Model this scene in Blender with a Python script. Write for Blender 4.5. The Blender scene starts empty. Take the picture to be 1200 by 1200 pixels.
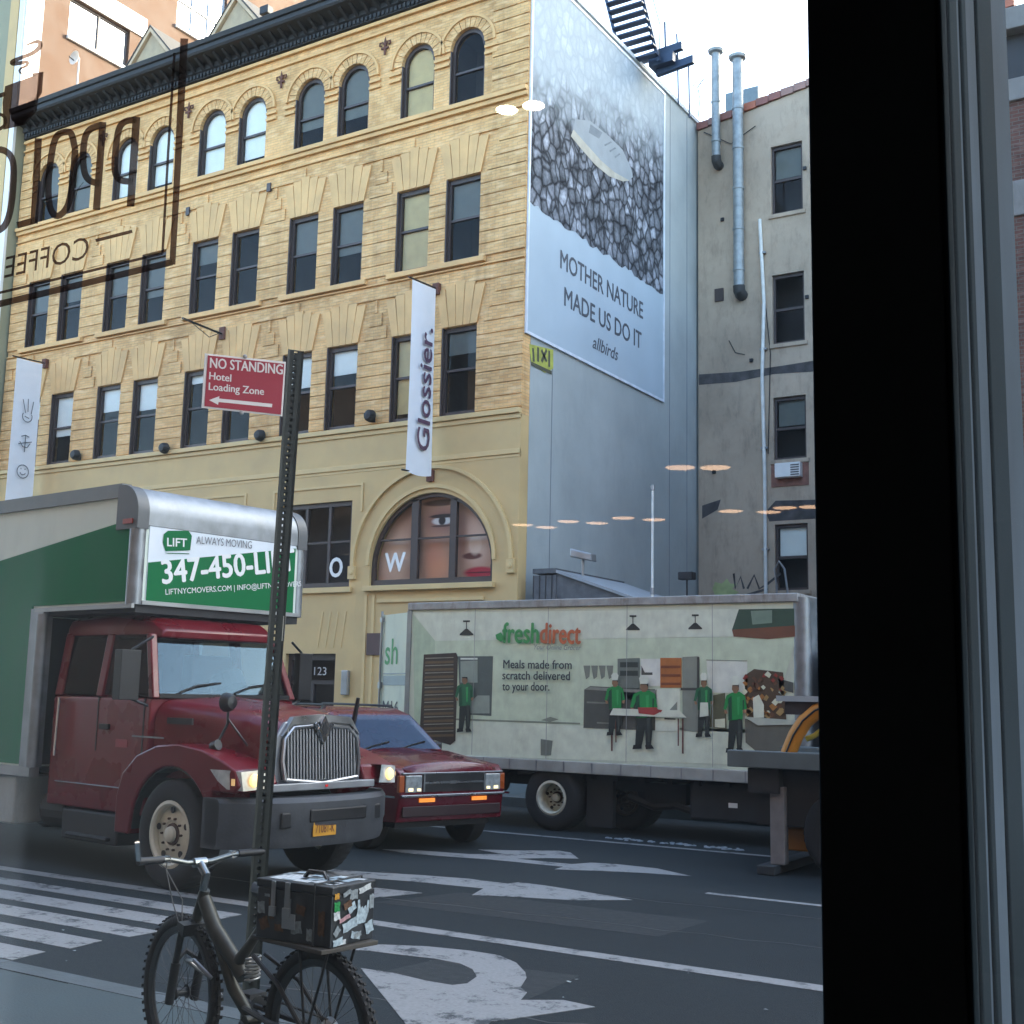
import bpy, bmesh, math, random
from mathutils import Vector, Matrix
random.seed(7)
S = bpy.context.scene
COL = S.collection
# ---------------------------------------------------------------- camera
CAMZ = 1.85
YAW, PITCH, ROLL, FPX = math.radians(31.91), math.radians(8.52), math.radians(1.24), 1427.0
fwd = Vector((-math.sin(YAW)*math.cos(PITCH), math.cos(YAW)*math.cos(PITCH), math.sin(PITCH)))
r0 = Vector((math.cos(YAW), math.sin(YAW), 0)); u0 = r0.cross(fwd)
rgt = math.cos(ROLL)*r0 + math.sin(ROLL)*u0
upv = -math.sin(ROLL)*r0 + math.cos(ROLL)*u0
cd = bpy.data.cameras.new('camera'); cam = bpy.data.objects.new('camera', cd); COL.objects.link(cam)
M = Matrix((rgt, upv, -fwd)).transposed().to_4x4(); M.translation = (0, 0, CAMZ)
cam.matrix_world = M
cd.sensor_fit = 'HORIZONTAL'; cd.sensor_width = 36; cd.lens = 36*FPX/1200; cd.clip_start = 0.05; cd.clip_end = 600
S.camera = cam
def ray(x, y): return fwd + (x-600)/FPX*rgt - (y-600)/FPX*upv
def at(x, y, ax, v):                                   # survey point: photo pixel -> point of a real plane (axis ax = v)
    d = ray(x, y); o = Vector((0, 0, CAMZ)); return o + d*((v-o[ax])/d[ax])
# ---------------------------------------------------------------- world, sun, exposure
SUN_EL, SUN_AZ = math.radians(21), math.radians(32)    # azimuth from +Y towards +X
w = bpy.data.worlds.new('World'); S.world = w; w.use_nodes = True
nt = w.node_tree; nt.nodes.clear()
sky = nt.nodes.new('ShaderNodeTexSky'); sky.sky_type = 'NISHITA'; sky.sun_disc = False
sky.sun_elevation = SUN_EL; sky.sun_rotation = SUN_AZ; sky.air_density = .8; sky.dust_density = 3.0; sky.ozone_density = 1.0
bg = nt.nodes.new('ShaderNodeBackground'); bg.inputs[1].default_value = 0.15
wo = nt.nodes.new('ShaderNodeOutputWorld')
nt.links.new(sky.outputs[0], bg.inputs[0]); nt.links.new(bg.outputs[0], wo.inputs[0])
sl = bpy.data.lights.new('sun', 'SUN'); sl.energy = 2.0; sl.angle = math.radians(0.5); sl.color = (1, 0.90, 0.76)
so = bpy.data.objects.new('sun', sl); COL.objects.link(so)
sdir = Vector((math.sin(SUN_AZ)*math.cos(SUN_EL), math.cos(SUN_AZ)*math.cos(SUN_EL), math.sin(SUN_EL)))
so.rotation_euler = sdir.to_track_quat('Z', 'Y').to_euler(); so.location = (0, 0, 60)
S.view_settings.view_transform = 'Standard'; S.view_settings.look = 'None'; S.view_settings.gamma = 1
S.view_settings.use_curve_mapping = False; S.view_settings.exposure = 3.2
S.render.engine = 'CYCLES'
try:
    S.cycles.use_denoising = True; S.cycles.transparent_max_bounces = 16; S.cycles.max_bounces = 8
except Exception: pass
# ---------------------------------------------------------------- materials
MATS = {}
def newmat(name):
    m = bpy.data.materials.new(name); m.use_nodes = True
    return m, m.node_tree, m.node_tree.nodes['Principled BSDF']
def N(nt, t, **k):
    n = nt.nodes.new('ShaderNode'+t)
    for a, b in k.items(): setattr(n, a, b)
    return n
def mat(name, c, rough=.6, metal=0, var=.15, vs=3.0, bump=0, bs=40, coat=0, emit=None, es=0, spec=.5, dirt=0, dc=(.05,.045,.04), blotch=0):
    if name in MATS: return MATS[name]
    m, nt, b = newmat(name); L = nt.links
    b.inputs['Base Color'].default_value = (*c, 1); b.inputs['Roughness'].default_value = rough
    b.inputs['Metallic'].default_value = metal; b.inputs['Specular IOR Level'].default_value = spec
    if coat: b.inputs['Coat Weight'].default_value = coat; b.inputs['Coat Roughness'].default_value = .08
    tc = N(nt, 'TexCoord')
    out = None
    if var:
        no = N(nt, 'TexNoise'); no.inputs['Scale'].default_value = vs; no.inputs['Detail'].default_value = 6
        L.new(tc.outputs['Object'], no.inputs['Vector'])
        mr = N(nt, 'MapRange'); mr.inputs[1].default_value = .3; mr.inputs[2].default_value = .7
        mr.inputs[3].default_value = 1-var; mr.inputs[4].default_value = 1+var
        L.new(no.outputs['Fac'], mr.inputs[0])
        mx = N(nt, 'Mix', data_type='RGBA', blend_type='MULTIPLY'); mx.inputs[0].default_value = 1
        mx.inputs[6].default_value = (*c, 1); L.new(mr.outputs[0], mx.inputs[7]); out = mx.outputs[2]
        mr2 = N(nt, 'MapRange'); mr2.inputs[1].default_value = .3; mr2.inputs[2].default_value = .7
        mr2.inputs[3].default_value = max(.02, rough-.08); mr2.inputs[4].default_value = min(1, rough+.08)
        L.new(no.outputs['Fac'], mr2.inputs[0]); L.new(mr2.outputs[0], b.inputs['Roughness'])
    if dirt:
        n2 = N(nt, 'TexNoise'); n2.inputs['Scale'].default_value = 2.2; n2.inputs['Detail'].default_value = 10; n2.inputs['Roughness'].default_value = .75
        mp = N(nt, 'Mapping'); mp.inputs['Scale'].default_value = (1.5, 1.5, .45)
        L.new(tc.outputs['Object'], mp.inputs[0]); L.new(mp.outputs[0], n2.inputs['Vector'])
        cr = N(nt, 'MapRange'); cr.inputs[1].default_value = .5; cr.inputs[2].default_value = .72; cr.inputs[3].default_value = 0; cr.inputs[4].default_value = dirt
        L.new(n2.outputs['Fac'], cr.inputs[0])
        mx = N(nt, 'Mix', data_type='RGBA'); L.new(cr.outputs[0], mx.inputs[0])
        if out: L.new(out, mx.inputs[6])
        else: mx.inputs[6].default_value = (*c, 1)
        mx.inputs[7].default_value = (*dc, 1); out = mx.outputs[2]
    if blotch:
        n6 = N(nt, 'TexNoise'); n6.inputs['Scale'].default_value = .35; n6.inputs['Detail'].default_value = 9; n6.inputs['Roughness'].default_value = .65
        L.new(tc.outputs['Object'], n6.inputs['Vector'])
        c6 = N(nt, 'MapRange'); c6.inputs[1].default_value = .42; c6.inputs[2].default_value = .62; c6.inputs[3].default_value = 1; c6.inputs[4].default_value = 1-blotch
        L.new(n6.outputs['Fac'], c6.inputs[0]); m6 = N(nt, 'Mix', data_type='RGBA', blend_type='MULTIPLY'); m6.inputs[0].default_value = 1
        if out: L.new(out, m6.inputs[6])
        else: m6.inputs[6].default_value = (*c, 1)
        L.new(c6.outputs[0], m6.inputs[7]); out = m6.outputs[2]
    if out: L.new(out, b.inputs['Base Color'])
    if bump:
        nb = N(nt, 'TexNoise'); nb.inputs['Scale'].default_value = bs; nb.inputs['Detail'].default_value = 4
        L.new(tc.outputs['Object'], nb.inputs['Vector'])
        bu = N(nt, 'Bump'); bu.inputs['Strength'].default_value = bump; bu.inputs['Distance'].default_value = .01
        L.new(nb.outputs['Fac'], bu.inputs['Height']); L.new(bu.outputs[0], b.inputs['Normal'])
    if emit: b.inputs['Emission Color'].default_value = (*emit, 1); b.inputs['Emission Strength'].default_value = es
    MATS[name] = m; return m
def brick_mat(name, c1, c2, mortar, axis='x', bw=.22, bh=.075, ms=.006, stain=.25, bump=.5, big=None):
    m, nt, b = newmat(name); L = nt.links
    b.inputs['Roughness'].default_value = .85; b.inputs['Specular IOR Level'].default_value = .25
    g = N(nt, 'NewGeometry'); sp = N(nt, 'SeparateXYZ'); L.new(g.outputs['Position'], sp.inputs[0])
    cb = N(nt, 'CombineXYZ'); L.new(sp.outputs[0 if axis == 'x' else 1], cb.inputs[0]); L.new(sp.outputs[2], cb.inputs[1])
    br = N(nt, 'TexBrick'); br.inputs['Scale'].default_value = 1; br.inputs['Brick Width'].default_value = bw
    br.inputs['Row Height'].default_value = bh; br.inputs['Mortar Size'].default_value = ms; br.inputs['Mortar Smooth'].default_value = .3
    br.inputs['Color1'].default_value = (*c1, 1); br.inputs['Color2'].default_value = (*c2, 1); br.inputs['Mortar'].default_value = (*mortar, 1)
    br.inputs['Bias'].default_value = -.1
    L.new(cb.outputs[0], br.inputs['Vector'])
    no = N(nt, 'TexNoise'); no.inputs['Scale'].default_value = .55; no.inputs['Detail'].default_value = 8; no.inputs['Roughness'].default_value = .7
    L.new(g.outputs['Position'], no.inputs['Vector'])
    mr = N(nt, 'MapRange'); mr.inputs[1].default_value = .3; mr.inputs[2].default_value = .7; mr.inputs[3].default_value = 1-stain; mr.inputs[4].default_value = 1+stain*.6
    L.new(no.outputs['Fac'], mr.inputs[0])
    mx = N(nt, 'Mix', data_type='RGBA', blend_type='MULTIPLY'); mx.inputs[0].default_value = 1
    L.new(br.outputs['Color'], mx.inputs[6]); L.new(mr.outputs[0], mx.inputs[7]); out = mx.outputs[2]
    # horizontal streaks of odd bricks
    n3 = N(nt, 'TexNoise'); n3.inputs['Scale'].default_value = 1; n3.inputs['Detail'].default_value = 3
    mp = N(nt, 'Mapping'); mp.inputs['Scale'].default_value = (2.2, 2.2, 9); L.new(g.outputs['Position'], mp.inputs[0]); L.new(mp.outputs[0], n3.inputs['Vector'])
    m3 = N(nt, 'MapRange'); m3.inputs[1].default_value = .52; m3.inputs[2].default_value = .72; m3.inputs[3].default_value = 0; m3.inputs[4].default_value = .7
    L.new(n3.outputs['Fac'], m3.inputs[0])
    mx3 = N(nt, 'Mix', data_type='RGBA'); L.new(m3.outputs[0], mx3.inputs[0]); L.new(out, mx3.inputs[6])
    mx3.inputs[7].default_value = (*(big or tuple(min(1, q*1.35) for q in c1)), 1); out = mx3.outputs[2]
    n7 = N(nt, 'TexNoise'); n7.inputs['Scale'].default_value = 1; n7.inputs['Detail'].default_value = 6; n7.inputs['Roughness'].default_value = .7
    mp7 = N(nt, 'Mapping'); mp7.inputs['Scale'].default_value = (2.6, 2.6, .22); L.new(g.outputs['Position'], mp7.inputs[0]); L.new(mp7.outputs[0], n7.inputs['Vector'])
    r7 = N(nt, 'MapRange'); r7.inputs[1].default_value = .5; r7.inputs[2].default_value = .75; r7.inputs[3].default_value = 1; r7.inputs[4].default_value = .72
    L.new(n7.outputs['Fac'], r7.inputs[0]); x7 = N(nt, 'Mix', data_type='RGBA', blend_type='MULTIPLY'); x7.inputs[0].default_value = 1
    L.new(out, x7.inputs[6]); L.new(r7.outputs[0], x7.inputs[7]); out = x7.outputs[2]
    L.new(out, b.inputs['Base Color'])
    bu = N(nt, 'Bump'); bu.inputs['Strength'].default_value = bump; bu.inputs['Distance'].default_value = .012
    n4 = N(nt, 'TexNoise'); n4.inputs['Scale'].default_value = 30; L.new(g.outputs['Position'], n4.inputs['Vector'])
    ma = N(nt, 'Math', operation='MULTIPLY_ADD'); ma.inputs[1].default_value = -1; L.new(br.outputs['Fac'], ma.inputs[0]); L.new(n4.outputs['Fac'], ma.inputs[2])
    L.new(ma.outputs[0], bu.inputs['Height']); L.new(bu.outputs[0], b.inputs['Normal'])
    MATS[name] = m; return m
def glass_mat(name, tint=(.8, .85, .88), refl=(1, 1, 1), ior=1.5, rough=.01, extra=0.0):
    m = bpy.data.materials.new(name); m.use_nodes = True; nt = m.node_tree; nt.nodes.clear(); L = nt.links
    t = N(nt, 'BsdfTransparent'); t.inputs[0].default_value = (*tint, 1)
    g = N(nt, 'BsdfGlossy'); g.inputs[0].default_value = (*refl, 1); g.inputs['Roughness'].default_value = rough
    fr = N(nt, 'Fresnel'); fr.inputs[0].default_value = ior
    ad = N(nt, 'Math', operation='ADD', use_clamp=True); ad.inputs[1].default_value = extra
    mx = N(nt, 'MixShader'); o = N(nt, 'OutputMaterial')
    L.new(fr.outputs[0], ad.inputs[0]); L.new(ad.outputs[0], mx.inputs[0])
    L.new(t.outputs[0], mx.inputs[1]); L.new(g.outputs[0], mx.inputs[2]); L.new(mx.outputs[0], o.inputs[0])
    MATS[name] = m; return m
# ---------------------------------------------------------------- mesh builder and objects
class MB:
    def __init__(s, m=None): s.v = []; s.f = []; s.mi = []; s.mats = [m] if m else []; s.cur = 0
    def m(s, m):
        if m not in s.mats: s.mats.append(m)
        s.cur = s.mats.index(m); return s
    def add(s, vs, fs):
        o = len(s.v); s.v += [tuple(p) for p in vs]
        for f in fs: s.f.append([i+o for i in f]); s.mi.append(s.cur)
        return s
    def box(s, x0, x1, y0, y1, z0, z1):
        return s.add([(x0,y0,z0),(x1,y0,z0),(x1,y1,z0),(x0,y1,z0),(x0,y0,z1),(x1,y0,z1),(x1,y1,z1),(x0,y1,z1)],
                     [(0,3,2,1),(4,5,6,7),(0,1,5,4),(1,2,6,5),(2,3,7,6),(3,0,4,7)])
    def prism(s, pts, pl, a, b):                       # pts 2-D outline extruded from a to b along the third axis
        n = len(pts)
        def P(p, d): return {'xz': (p[0], d, p[1]), 'yz': (d, p[0], p[1]), 'xy': (p[0], p[1], d)}[pl]
        ar = sum(pts[i][0]*pts[(i+1) % n][1]-pts[(i+1) % n][0]*pts[i][1] for i in range(n))
        flip = (ar > 0) == (pl in ('yz', 'xy')) if b > a else (ar > 0) != (pl in ('yz', 'xy'))
        vs = [P(p, a) for p in pts]+[P(p, b) for p in pts]
        fs = [list(range(n))[::-1], [i+n for i in range(n)]]+[(i, (i+1) % n, (i+1) % n+n, i+n) for i in range(n)]
        if not flip: fs = [list(f)[::-1] for f in fs]
        return s.add(vs, fs)
    def flat(s, pts): return s.add(pts, [tuple(range(len(pts)))])
    def cyl(s, p0, p1, r0, r1=None, n=12, cap=True):
        p0 = Vector(p0); p1 = Vector(p1); r1 = r0 if r1 is None else r1
        d = (p1-p0).normalized(); a = d.orthogonal().normalized(); b = d.cross(a)
        vs = []
        for p, r in ((p0, r0), (p1, r1)):
            for i in range(n):
                t = 2*math.pi*i/n; vs.append(p+(a*math.cos(t)+b*math.sin(t))*r)
        fs = [(i, (i+1) % n, (i+1) % n+n, i+n) for i in range(n)]
        if cap: fs += [tuple(range(n))[::-1], tuple(range(n, 2*n))]
        return s.add(vs, fs)
    def tube(s, path, r, n=8):
        P = [Vector(p) for p in path]; R = r if isinstance(r, (list, tuple)) else [r]*len(P)
        vs = []; prev = None
        for i, p in enumerate(P):
            d = (P[min(i+1, len(P)-1)]-P[max(i-1, 0)]).normalized()
            if prev is None: a = d.orthogonal().normalized()
            else: a = (prev-d*prev.dot(d)).normalized()
            prev = a; b = d.cross(a)
            for k in range(n):
                t = 2*math.pi*k/n; vs.append(p+(a*math.cos(t)+b*math.sin(t))*R[i])
        fs = []
        for i in range(len(P)-1):
            for k in range(n): fs.append((i*n+k, i*n+(k+1) % n, (i+1)*n+(k+1) % n, (i+1)*n+k))
        fs += [tuple(range(n))[::-1], tuple(range((len(P)-1)*n, len(P)*n))]
        return s.add(vs, fs)
    def lathe(s, prof, c, ax='y', n=28, sgn=1):        # prof [(r, h)] around axis through c
        c = Vector(c); vs = []
        for r, h in prof:
            for k in range(n):
                t = 2*math.pi*k/n; u, v = r*math.cos(t), r*math.sin(t)
                q = {'y': (u, h*sgn, v), 'x': (h*sgn, u, v), 'z': (u, v, h*sgn)}[ax]
                vs.append(c+Vector(q))
        fs = [(i*n+k, i*n+(k+1) % n, (i+1)*n+(k+1) % n, (i+1)*n+k) for i in range(len(prof)-1) for k in range(n)]
        return s.add(vs, fs)
    def loft(s, rings, closed=True, cap=True):
        n = len(rings[0]); vs = [p for r in rings for p in r]; fs = []
        for i in range(len(rings)-1):
            for k in range(n if closed else n-1): fs.append((i*n+k, i*n+(k+1) % n, (i+1)*n+(k+1) % n, (i+1)*n+k))
        if cap: fs += [tuple(range(n))[::-1], tuple(range((len(rings)-1)*n, len(rings)*n))]
        return s.add(vs, fs)
    def mesh(s, name, off=(0, 0, 0), smooth=False, fix=False):
        me = bpy.data.meshes.new(name)
        me.from_pydata([(x-off[0], y-off[1], z-off[2]) for x, y, z in s.v], [], s.f)
        for m in s.mats: me.materials.append(m)
        for p, i in zip(me.polygons, s.mi): p.material_index = i
        if fix:
            bm = bmesh.new(); bm.from_mesh(me); bmesh.ops.recalc_face_normals(bm, faces=bm.faces); bm.to_mesh(me); bm.free()
        if smooth:
            for p in me.polygons: p.use_smooth = True
            me.set_sharp_from_angle(angle=math.radians(smooth if smooth is not True else 38))
        me.update(); return me
    def build(s, name, parent=None, world=False, smooth=False, bevel=0, fix=True, loc=None):
        off = rootloc(parent) if (world and parent is not None) else (0, 0, 0)
        o = bpy.data.objects.new(name, s.mesh(name, off, smooth, fix)); COL.objects.link(o)
        if parent is not None: o.parent = parent
        if loc is not None: o.location = loc
        if bevel:
            b = o.modifiers.new('bevel', 'BEVEL'); b.width = bevel; b.segments = 2; b.limit_method = 'ANGLE'; b.angle_limit = math.radians(40)
        return o
def rootloc(o):
    v = Vector((0, 0, 0))
    while o is not None: v += o.location; o = o.parent
    return v
def tag(o, label=None, cat=None, group=None, kind=None):
    if label: o['label'] = label
    if cat: o['category'] = cat
    if group: o['group'] = group
    if kind: o['kind'] = kind
    return o
def thing(name, label, cat, loc=(0, 0, 0), rz=0, group=None):
    o = bpy.data.objects.new(name, None); COL.objects.link(o); o.location = loc; o.rotation_euler = (0, 0, rz)
    o.empty_display_size = .2; return tag(o, label, cat, group)
def inst(name, me, parent, loc=(0, 0, 0), rz=0):
    o = bpy.data.objects.new(name, me); COL.objects.link(o); o.parent = parent; o.location = loc; o.rotation_euler = (0, 0, rz); return o
def struct(name, mb, **k): return tag(mb.build(name, **k), kind='structure')
def copy_thing(root, loc, label, rz=None, group=None):
    def cp(o, par):
        c = o.copy(); COL.objects.link(c); c.parent = par
        for ch in list(o.children): cp(ch, c)
        return c
    c = cp(root, None); c.location = loc; c['label'] = label
    if rz is not None: c.rotation_euler = (0, 0, rz)
    if group: c['group'] = group
    return c
def text(s, name, m, org, xd, up, width, cap, parent=None, world=False, bold=0, depth=.002, shear=0, kindstuff=False, spacing=1.0):
    cu = bpy.data.curves.new('t', 'FONT'); cu.body = s; cu.size = 1; cu.shear = shear; cu.space_character = spacing
    cu.resolution_u = 3; cu.extrude = 0
    to = bpy.data.objects.new('t', cu); COL.objects.link(to)
    bpy.context.view_layer.update()
    me = bpy.data.meshes.new_from_object(to.evaluated_get(bpy.context.evaluated_depsgraph_get()))
    bpy.data.objects.remove(to); bpy.data.curves.remove(cu)
    xs = [v.co.x for v in me.vertices]; x0, x1 = min(xs), max(xs)
    ch = .73 if any(c.isupper() or c.isdigit() or c in 'bdfhklt' for c in s) else .52
    xd = Vector(xd).normalized(); up = Vector(up).normalized(); nn = xd.cross(up); org = Vector(org)
    off = rootloc(parent) if (world and parent is not None) else Vector((0, 0, 0))
    bw = bold*1.1
    for v in me.vertices:
        v.co = org + xd*((v.co.x-x0)/(x1-x0)*width) + up*(v.co.y/ch*cap) + nn*depth - off
    if bold:                                            # heavier strokes: slightly shifted copies
        bm = bmesh.new(); bm.from_mesh(me); src = bm.faces[:]
        for i, (dx, dy) in enumerate(((1, 0), (-1, 0), (0, .8), (0, -.8))):
            r_ = bmesh.ops.duplicate(bm, geom=src)
            for v in [g for g in r_['geom'] if isinstance(g, bmesh.types.BMVert)]: v.co += (xd*dx+up*dy)*bw*cap - nn*.0003*(i+1)
        bm.to_mesh(me); bm.free()
    me.name = name; me.materials.clear(); me.materials.append(m); me.update()
    o = bpy.data.objects.new(name, me); COL.objects.link(o)
    if parent is not None: o.parent = parent
    return o
def ribbon(pts, wd, mapf, mb):                         # flat stroke of width wd along 2-D pts
    L = []; R = []
    for i, p in enumerate(pts):
        a = pts[max(i-1, 0)]; b = pts[min(i+1, len(pts)-1)]; d = Vector((b[0]-a[0], b[1]-a[1])); d.normalize()
        ww = wd[i] if isinstance(wd, (list, tuple)) else wd
        L.append(mapf(p[0]-d.y*ww/2, p[1]+d.x*ww/2)); R.append(mapf(p[0]+d.y*ww/2, p[1]-d.x*ww/2))
    for i in range(len(pts)-1): mb.flat([L[i], L[i+1], R[i+1], R[i]])
def arc(cx, cy, rx, ry, a0, a1, n=12):
    return [(cx+rx*math.cos(math.radians(a0+(a1-a0)*i/n)), cy+ry*math.sin(math.radians(a0+(a1-a0)*i/n))) for i in range(n+1)]
# ---------------------------------------------------------------- shared materials
asphalt = mat('asphalt', (.0135, .0195, .0225), .85, var=.3, vs=22, bump=.6, bs=90, blotch=.22, dirt=.5, dc=(.012, .0155, .019), spec=.3)
concrete = mat('sidewalk concrete', (.038, .056, .062), .85, var=.2, vs=2, bump=.3, bs=60, dirt=.4, dc=(.035, .045, .05))
kerbm = mat('kerb stone', (.07, .085, .093), .8, var=.25, vs=4, bump=.4, bs=30)
def paint_mat():
    m, nt, b = newmat('worn road paint'); L = nt.links; b.inputs['Roughness'].default_value = .7
    g = N(nt, 'NewGeometry'); n1 = N(nt, 'TexNoise'); n1.inputs['Scale'].default_value = 3.2; n1.inputs['Detail'].default_value = 12; n1.inputs['Roughness'].default_value = .8
    L.new(g.outputs['Position'], n1.inputs['Vector'])
    mr = N(nt, 'MapRange'); mr.inputs[1].default_value = .53; mr.inputs[2].default_value = .60
    L.new(n1.outputs['Fac'], mr.inputs[0])
    n2 = N(nt, 'TexNoise'); n2.inputs['Scale'].default_value = 40; L.new(g.outputs['Position'], n2.inputs['Vector'])
    m2 = N(nt, 'MapRange'); m2.inputs[3].default_value = .16; m2.inputs[4].default_value = .28; L.new(n2.outputs['Fac'], m2.inputs[0])
    mx = N(nt, 'Mix', data_type='RGBA'); L.new(mr.outputs[0], mx.inputs[0]); L.new(m2.outputs[0], mx.inputs[6]); mx.inputs[7].default_value = (.022, .027, .032, 1)
    L.new(mx.outputs[2], b.inputs['Base Color']); return m
roadpaint = paint_mat()
black = mat('black paint', (.012, .012, .014), .4, var=.2)
blackmatte = mat('black rubber', (.018, .018, .019), .85, var=.3, vs=8, bump=.3)
steel = mat('grey steel', (.32, .33, .34), .45, .8, var=.15)
chrome = mat('chrome', (.75, .76, .78), .12, 1, var=.05)
alu = mat('brushed aluminium', (.26, .28, .30), .5, .85, var=.2, vs=6, dirt=.4, dc=(.14, .14, .14))
white = mat('white enamel', (.78, .78, .76), .5, var=.06)
cream = mat('cream painted stucco', (.58, .41, .19), .75, var=.09, vs=1.2, bump=.25, bs=14, dirt=.22, dc=(.5, .38, .21))
creamtrim = mat('cream painted trim', (.63, .46, .22), .7, var=.08, vs=2, bump=.15)
yb = brick_mat('tan brick', (.80, .50, .22), (.68, .39, .16), (.50, .35, .19), 'x', .24, .075, .006, .32, .6, big=(.88, .62, .34))
stonetrim = mat('tan stone trim', (.72, .45, .195), .8, var=.12, vs=1.5, bump=.25, bs=20, dirt=.3, dc=(.5, .32, .14), blotch=.12)
frame_br = mat('dark brown window frame', (.05, .035, .032), .5, var=.15)
winglass = glass_mat('window glass', (.88, .9, .9), ior=1.2)
darkroom = mat('dark room', (.035, .032, .032), .9, var=.5, vs=1.2)
blindm = mat('white roller blind', (.85, .88, .84), .8, var=.04)
blindg = mat('grey roller blind', (.16, .17, .155), .8, var=.1)
blindy = mat('yellowed blind', (.6, .47, .24), .8, var=.1)
iron = mat('black iron', (.02, .021, .024), .55, .3, var=.2)
cornicem = mat('black cornice metal', (.014, .016, .019), .65, 0, var=.3, vs=3, bump=.3, bs=12)
rust = mat('dark rust iron', (.12, .045, .03), .8, var=.4, vs=10)
# ---------------------------------------------------------------- ground, road, pavements
KN, KF = 5.08, 17.75
struct('ground', MB(mat('bare ground', (.1, .1, .095), .9, var=.2)).box(-300, 300, -200, 400, -.3, -.02))
struct('road', MB(asphalt).box(-90, 60, KN+.003, KF-.003, -.019, 0))
def slabs(name, x0, x1, y0, y1, nx, ny, zt=.15, jit=.004):
    base = struct(name, MB(concrete).box(x0, x1, y0, y1, -.015, zt-.012))
    dx = (x1-x0)/nx; dy = (y1-y0)/ny
    me = MB(concrete).box(-dx/2+.006, dx/2-.006, -dy/2+.006, dy/2-.006, -.011, 0).mesh('paving_slab')
    for i in range(nx):
        for j in range(ny):
            inst('paving_slab', me, base, (x0+dx*(i+.5), y0+dy*(j+.5), zt+random.uniform(-jit, jit)*.5))
    return base
slabs('near_sidewalk', -13.5, 3, .96, KN-.16, 11, 3)
slabs('far_sidewalk', -36, -2, KF+.16, 23.4, 22, 4)
struct('near_sidewalk_side', MB(concrete).box(-90, -13.505, .96, KN-.16, -.015, .15))
for nm, a, b in (('near_kerb', KN-.157, KN), ('far_kerb', KF, KF+.157)):
    k = struct(nm, MB(kerbm).box(-90, 60, a+.004, b-.004, -.2, .14))
    me = MB(kerbm).box(-.745, .745, a, b, -.015, .152).mesh('kerb_stone')
    for i in range(20): inst('kerb_stone', me, k, (-21+1.5*i if nm[0] == 'n' else -24+1.5*i, 0, 0))
lot = struct('parking_lot', MB(concrete).box(-14.45, -5.05, 23.45, 33.75, -.015, .14))
# ---------------------------------------------------------------- painted markings
def mark(name, pts, z=.004):
    mb = MB(roadpaint); mb.prism([(p[0], p[1]) for p in pts], 'xy', z-.003, z)
    return struct(name, mb, fix=True)
def G(x, y): q = at(x, y, 2, 0); return (q.x, q.y)
def C2(l): return [G(400+a/4, 960+b/4) for a, b in l]
mark('lane_line', [(-30, 8.02), (12, 8.07), (12, 8.24), (-30, 8.18)])
for y0, y1, xl in ((7.50, 7.74, -16), (7.02, 7.30, -16), (6.55, 6.84, -16), (6.02, 6.34, -16), (5.55, 5.85, -16)):
    mark('crosswalk_bar', [(xl, y0), (-7.36, y0), (-7.36+random.uniform(-.05, .05), y1), (xl, y1)])
mark('lane_line', [(-4.75, 11.27), (6, 11.33), (6, 11.43), (-4.75, 11.36)])
mark('parking_line', [(-22, 14.05), (8, 14.62), (8, 14.72), (-22, 14.15)])
mark('lane_arrow', C2([(190,142),(330,145),(600,165),(760,165),(640,143),(780,147),(1020,149),(1075,158),(1112,186),(960,183),(820,186),(950,200),(1080,212),(1170,205),(1290,212),(1480,232),(1640,268),(1400,252),(1200,243),(1000,236),(1040,224),(700,190),(500,176),(300,160)]))
mark('lane_arrow', C2([(-80,235),(140,250),(380,264),(600,281),(780,304),(832,297),(960,313),(1100,335),(1365,380),(1080,381),(800,365),(612,357),(665,326),(520,312),(320,292),(120,278),(-80,268)]))
mark('lane_arrow', C2([(60,312),(150,322),(380,347),(150,370),(60,375)]))
mark('turn_arrow', C2([(-60,572),(60,588),(200,590),(400,598),(600,618),(740,640),(820,675),(862,720),(868,745),(840,790),(870,815),(840,850),(1040,850),(1190,882),(960,915),(800,938),(700,952),(620,1040),(340,1040),(300,960),(220,860),(90,700),(240,722),(400,760),(520,780),(590,772),(635,740),(615,705),(560,680),(440,656),(280,638),(120,618),(-60,610)]))
sn = MB(mat('dirty slush', (.22, .25, .27), .7, var=.3, vs=20))
for i in range(70):
    x = -7.6+random.uniform(0, 1.9); y = 14.75+random.gauss(0, .05); r = random.uniform(.012, .045)
    sn.lathe([(r, 0), (r*.8, r*.25), (r*.3, r*.4), (.001, r*.42)], (x, y, .002), 'z', 6)
tag(sn.build('slush'), 'broken strip of dirty ice slush on the asphalt beside the white box truck', 'slush', kind='stuff')
# road scars: sealed cracks and a manhole
for k, (a, b) in enumerate((((-9.5, 9.0), (-2, 9.5)), ((-8, 10.4), (1, 10.9)), ((-6.2, 5.9), (-2.5, 6.6)))):
    mb = MB(mat('crack sealant', (.02, .02, .022), .5)); pts = []
    for i in range(24):
        t = i/23; pts.append((a[0]+(b[0]-a[0])*t, a[1]+(b[1]-a[1])*t+random.uniform(-.04, .04)))
    ribbon(pts, [random.uniform(.012, .03) for _ in pts], lambda x, y: (x, y, .0015), mb); struct('road_crack', mb)
pm2 = mat('asphalt patch', (.009, .0125, .0145), .8, var=.3, vs=15, bump=.5, bs=80)
for pts in (((-6.9, 8.9), (-4.2, 9.05), (-4.15, 9.95), (-6.6, 9.85)), ((-2.6, 10.2), (1.5, 10.3), (1.5, 11.0), (-2.5, 10.9)), ((-5.2, 6.6), (-4.0, 6.7), (-4.05, 7.5), (-5.1, 7.35))):
    struct('asphalt_patch', MB(pm2).prism(list(pts), 'xy', .0004, .0012))
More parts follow.
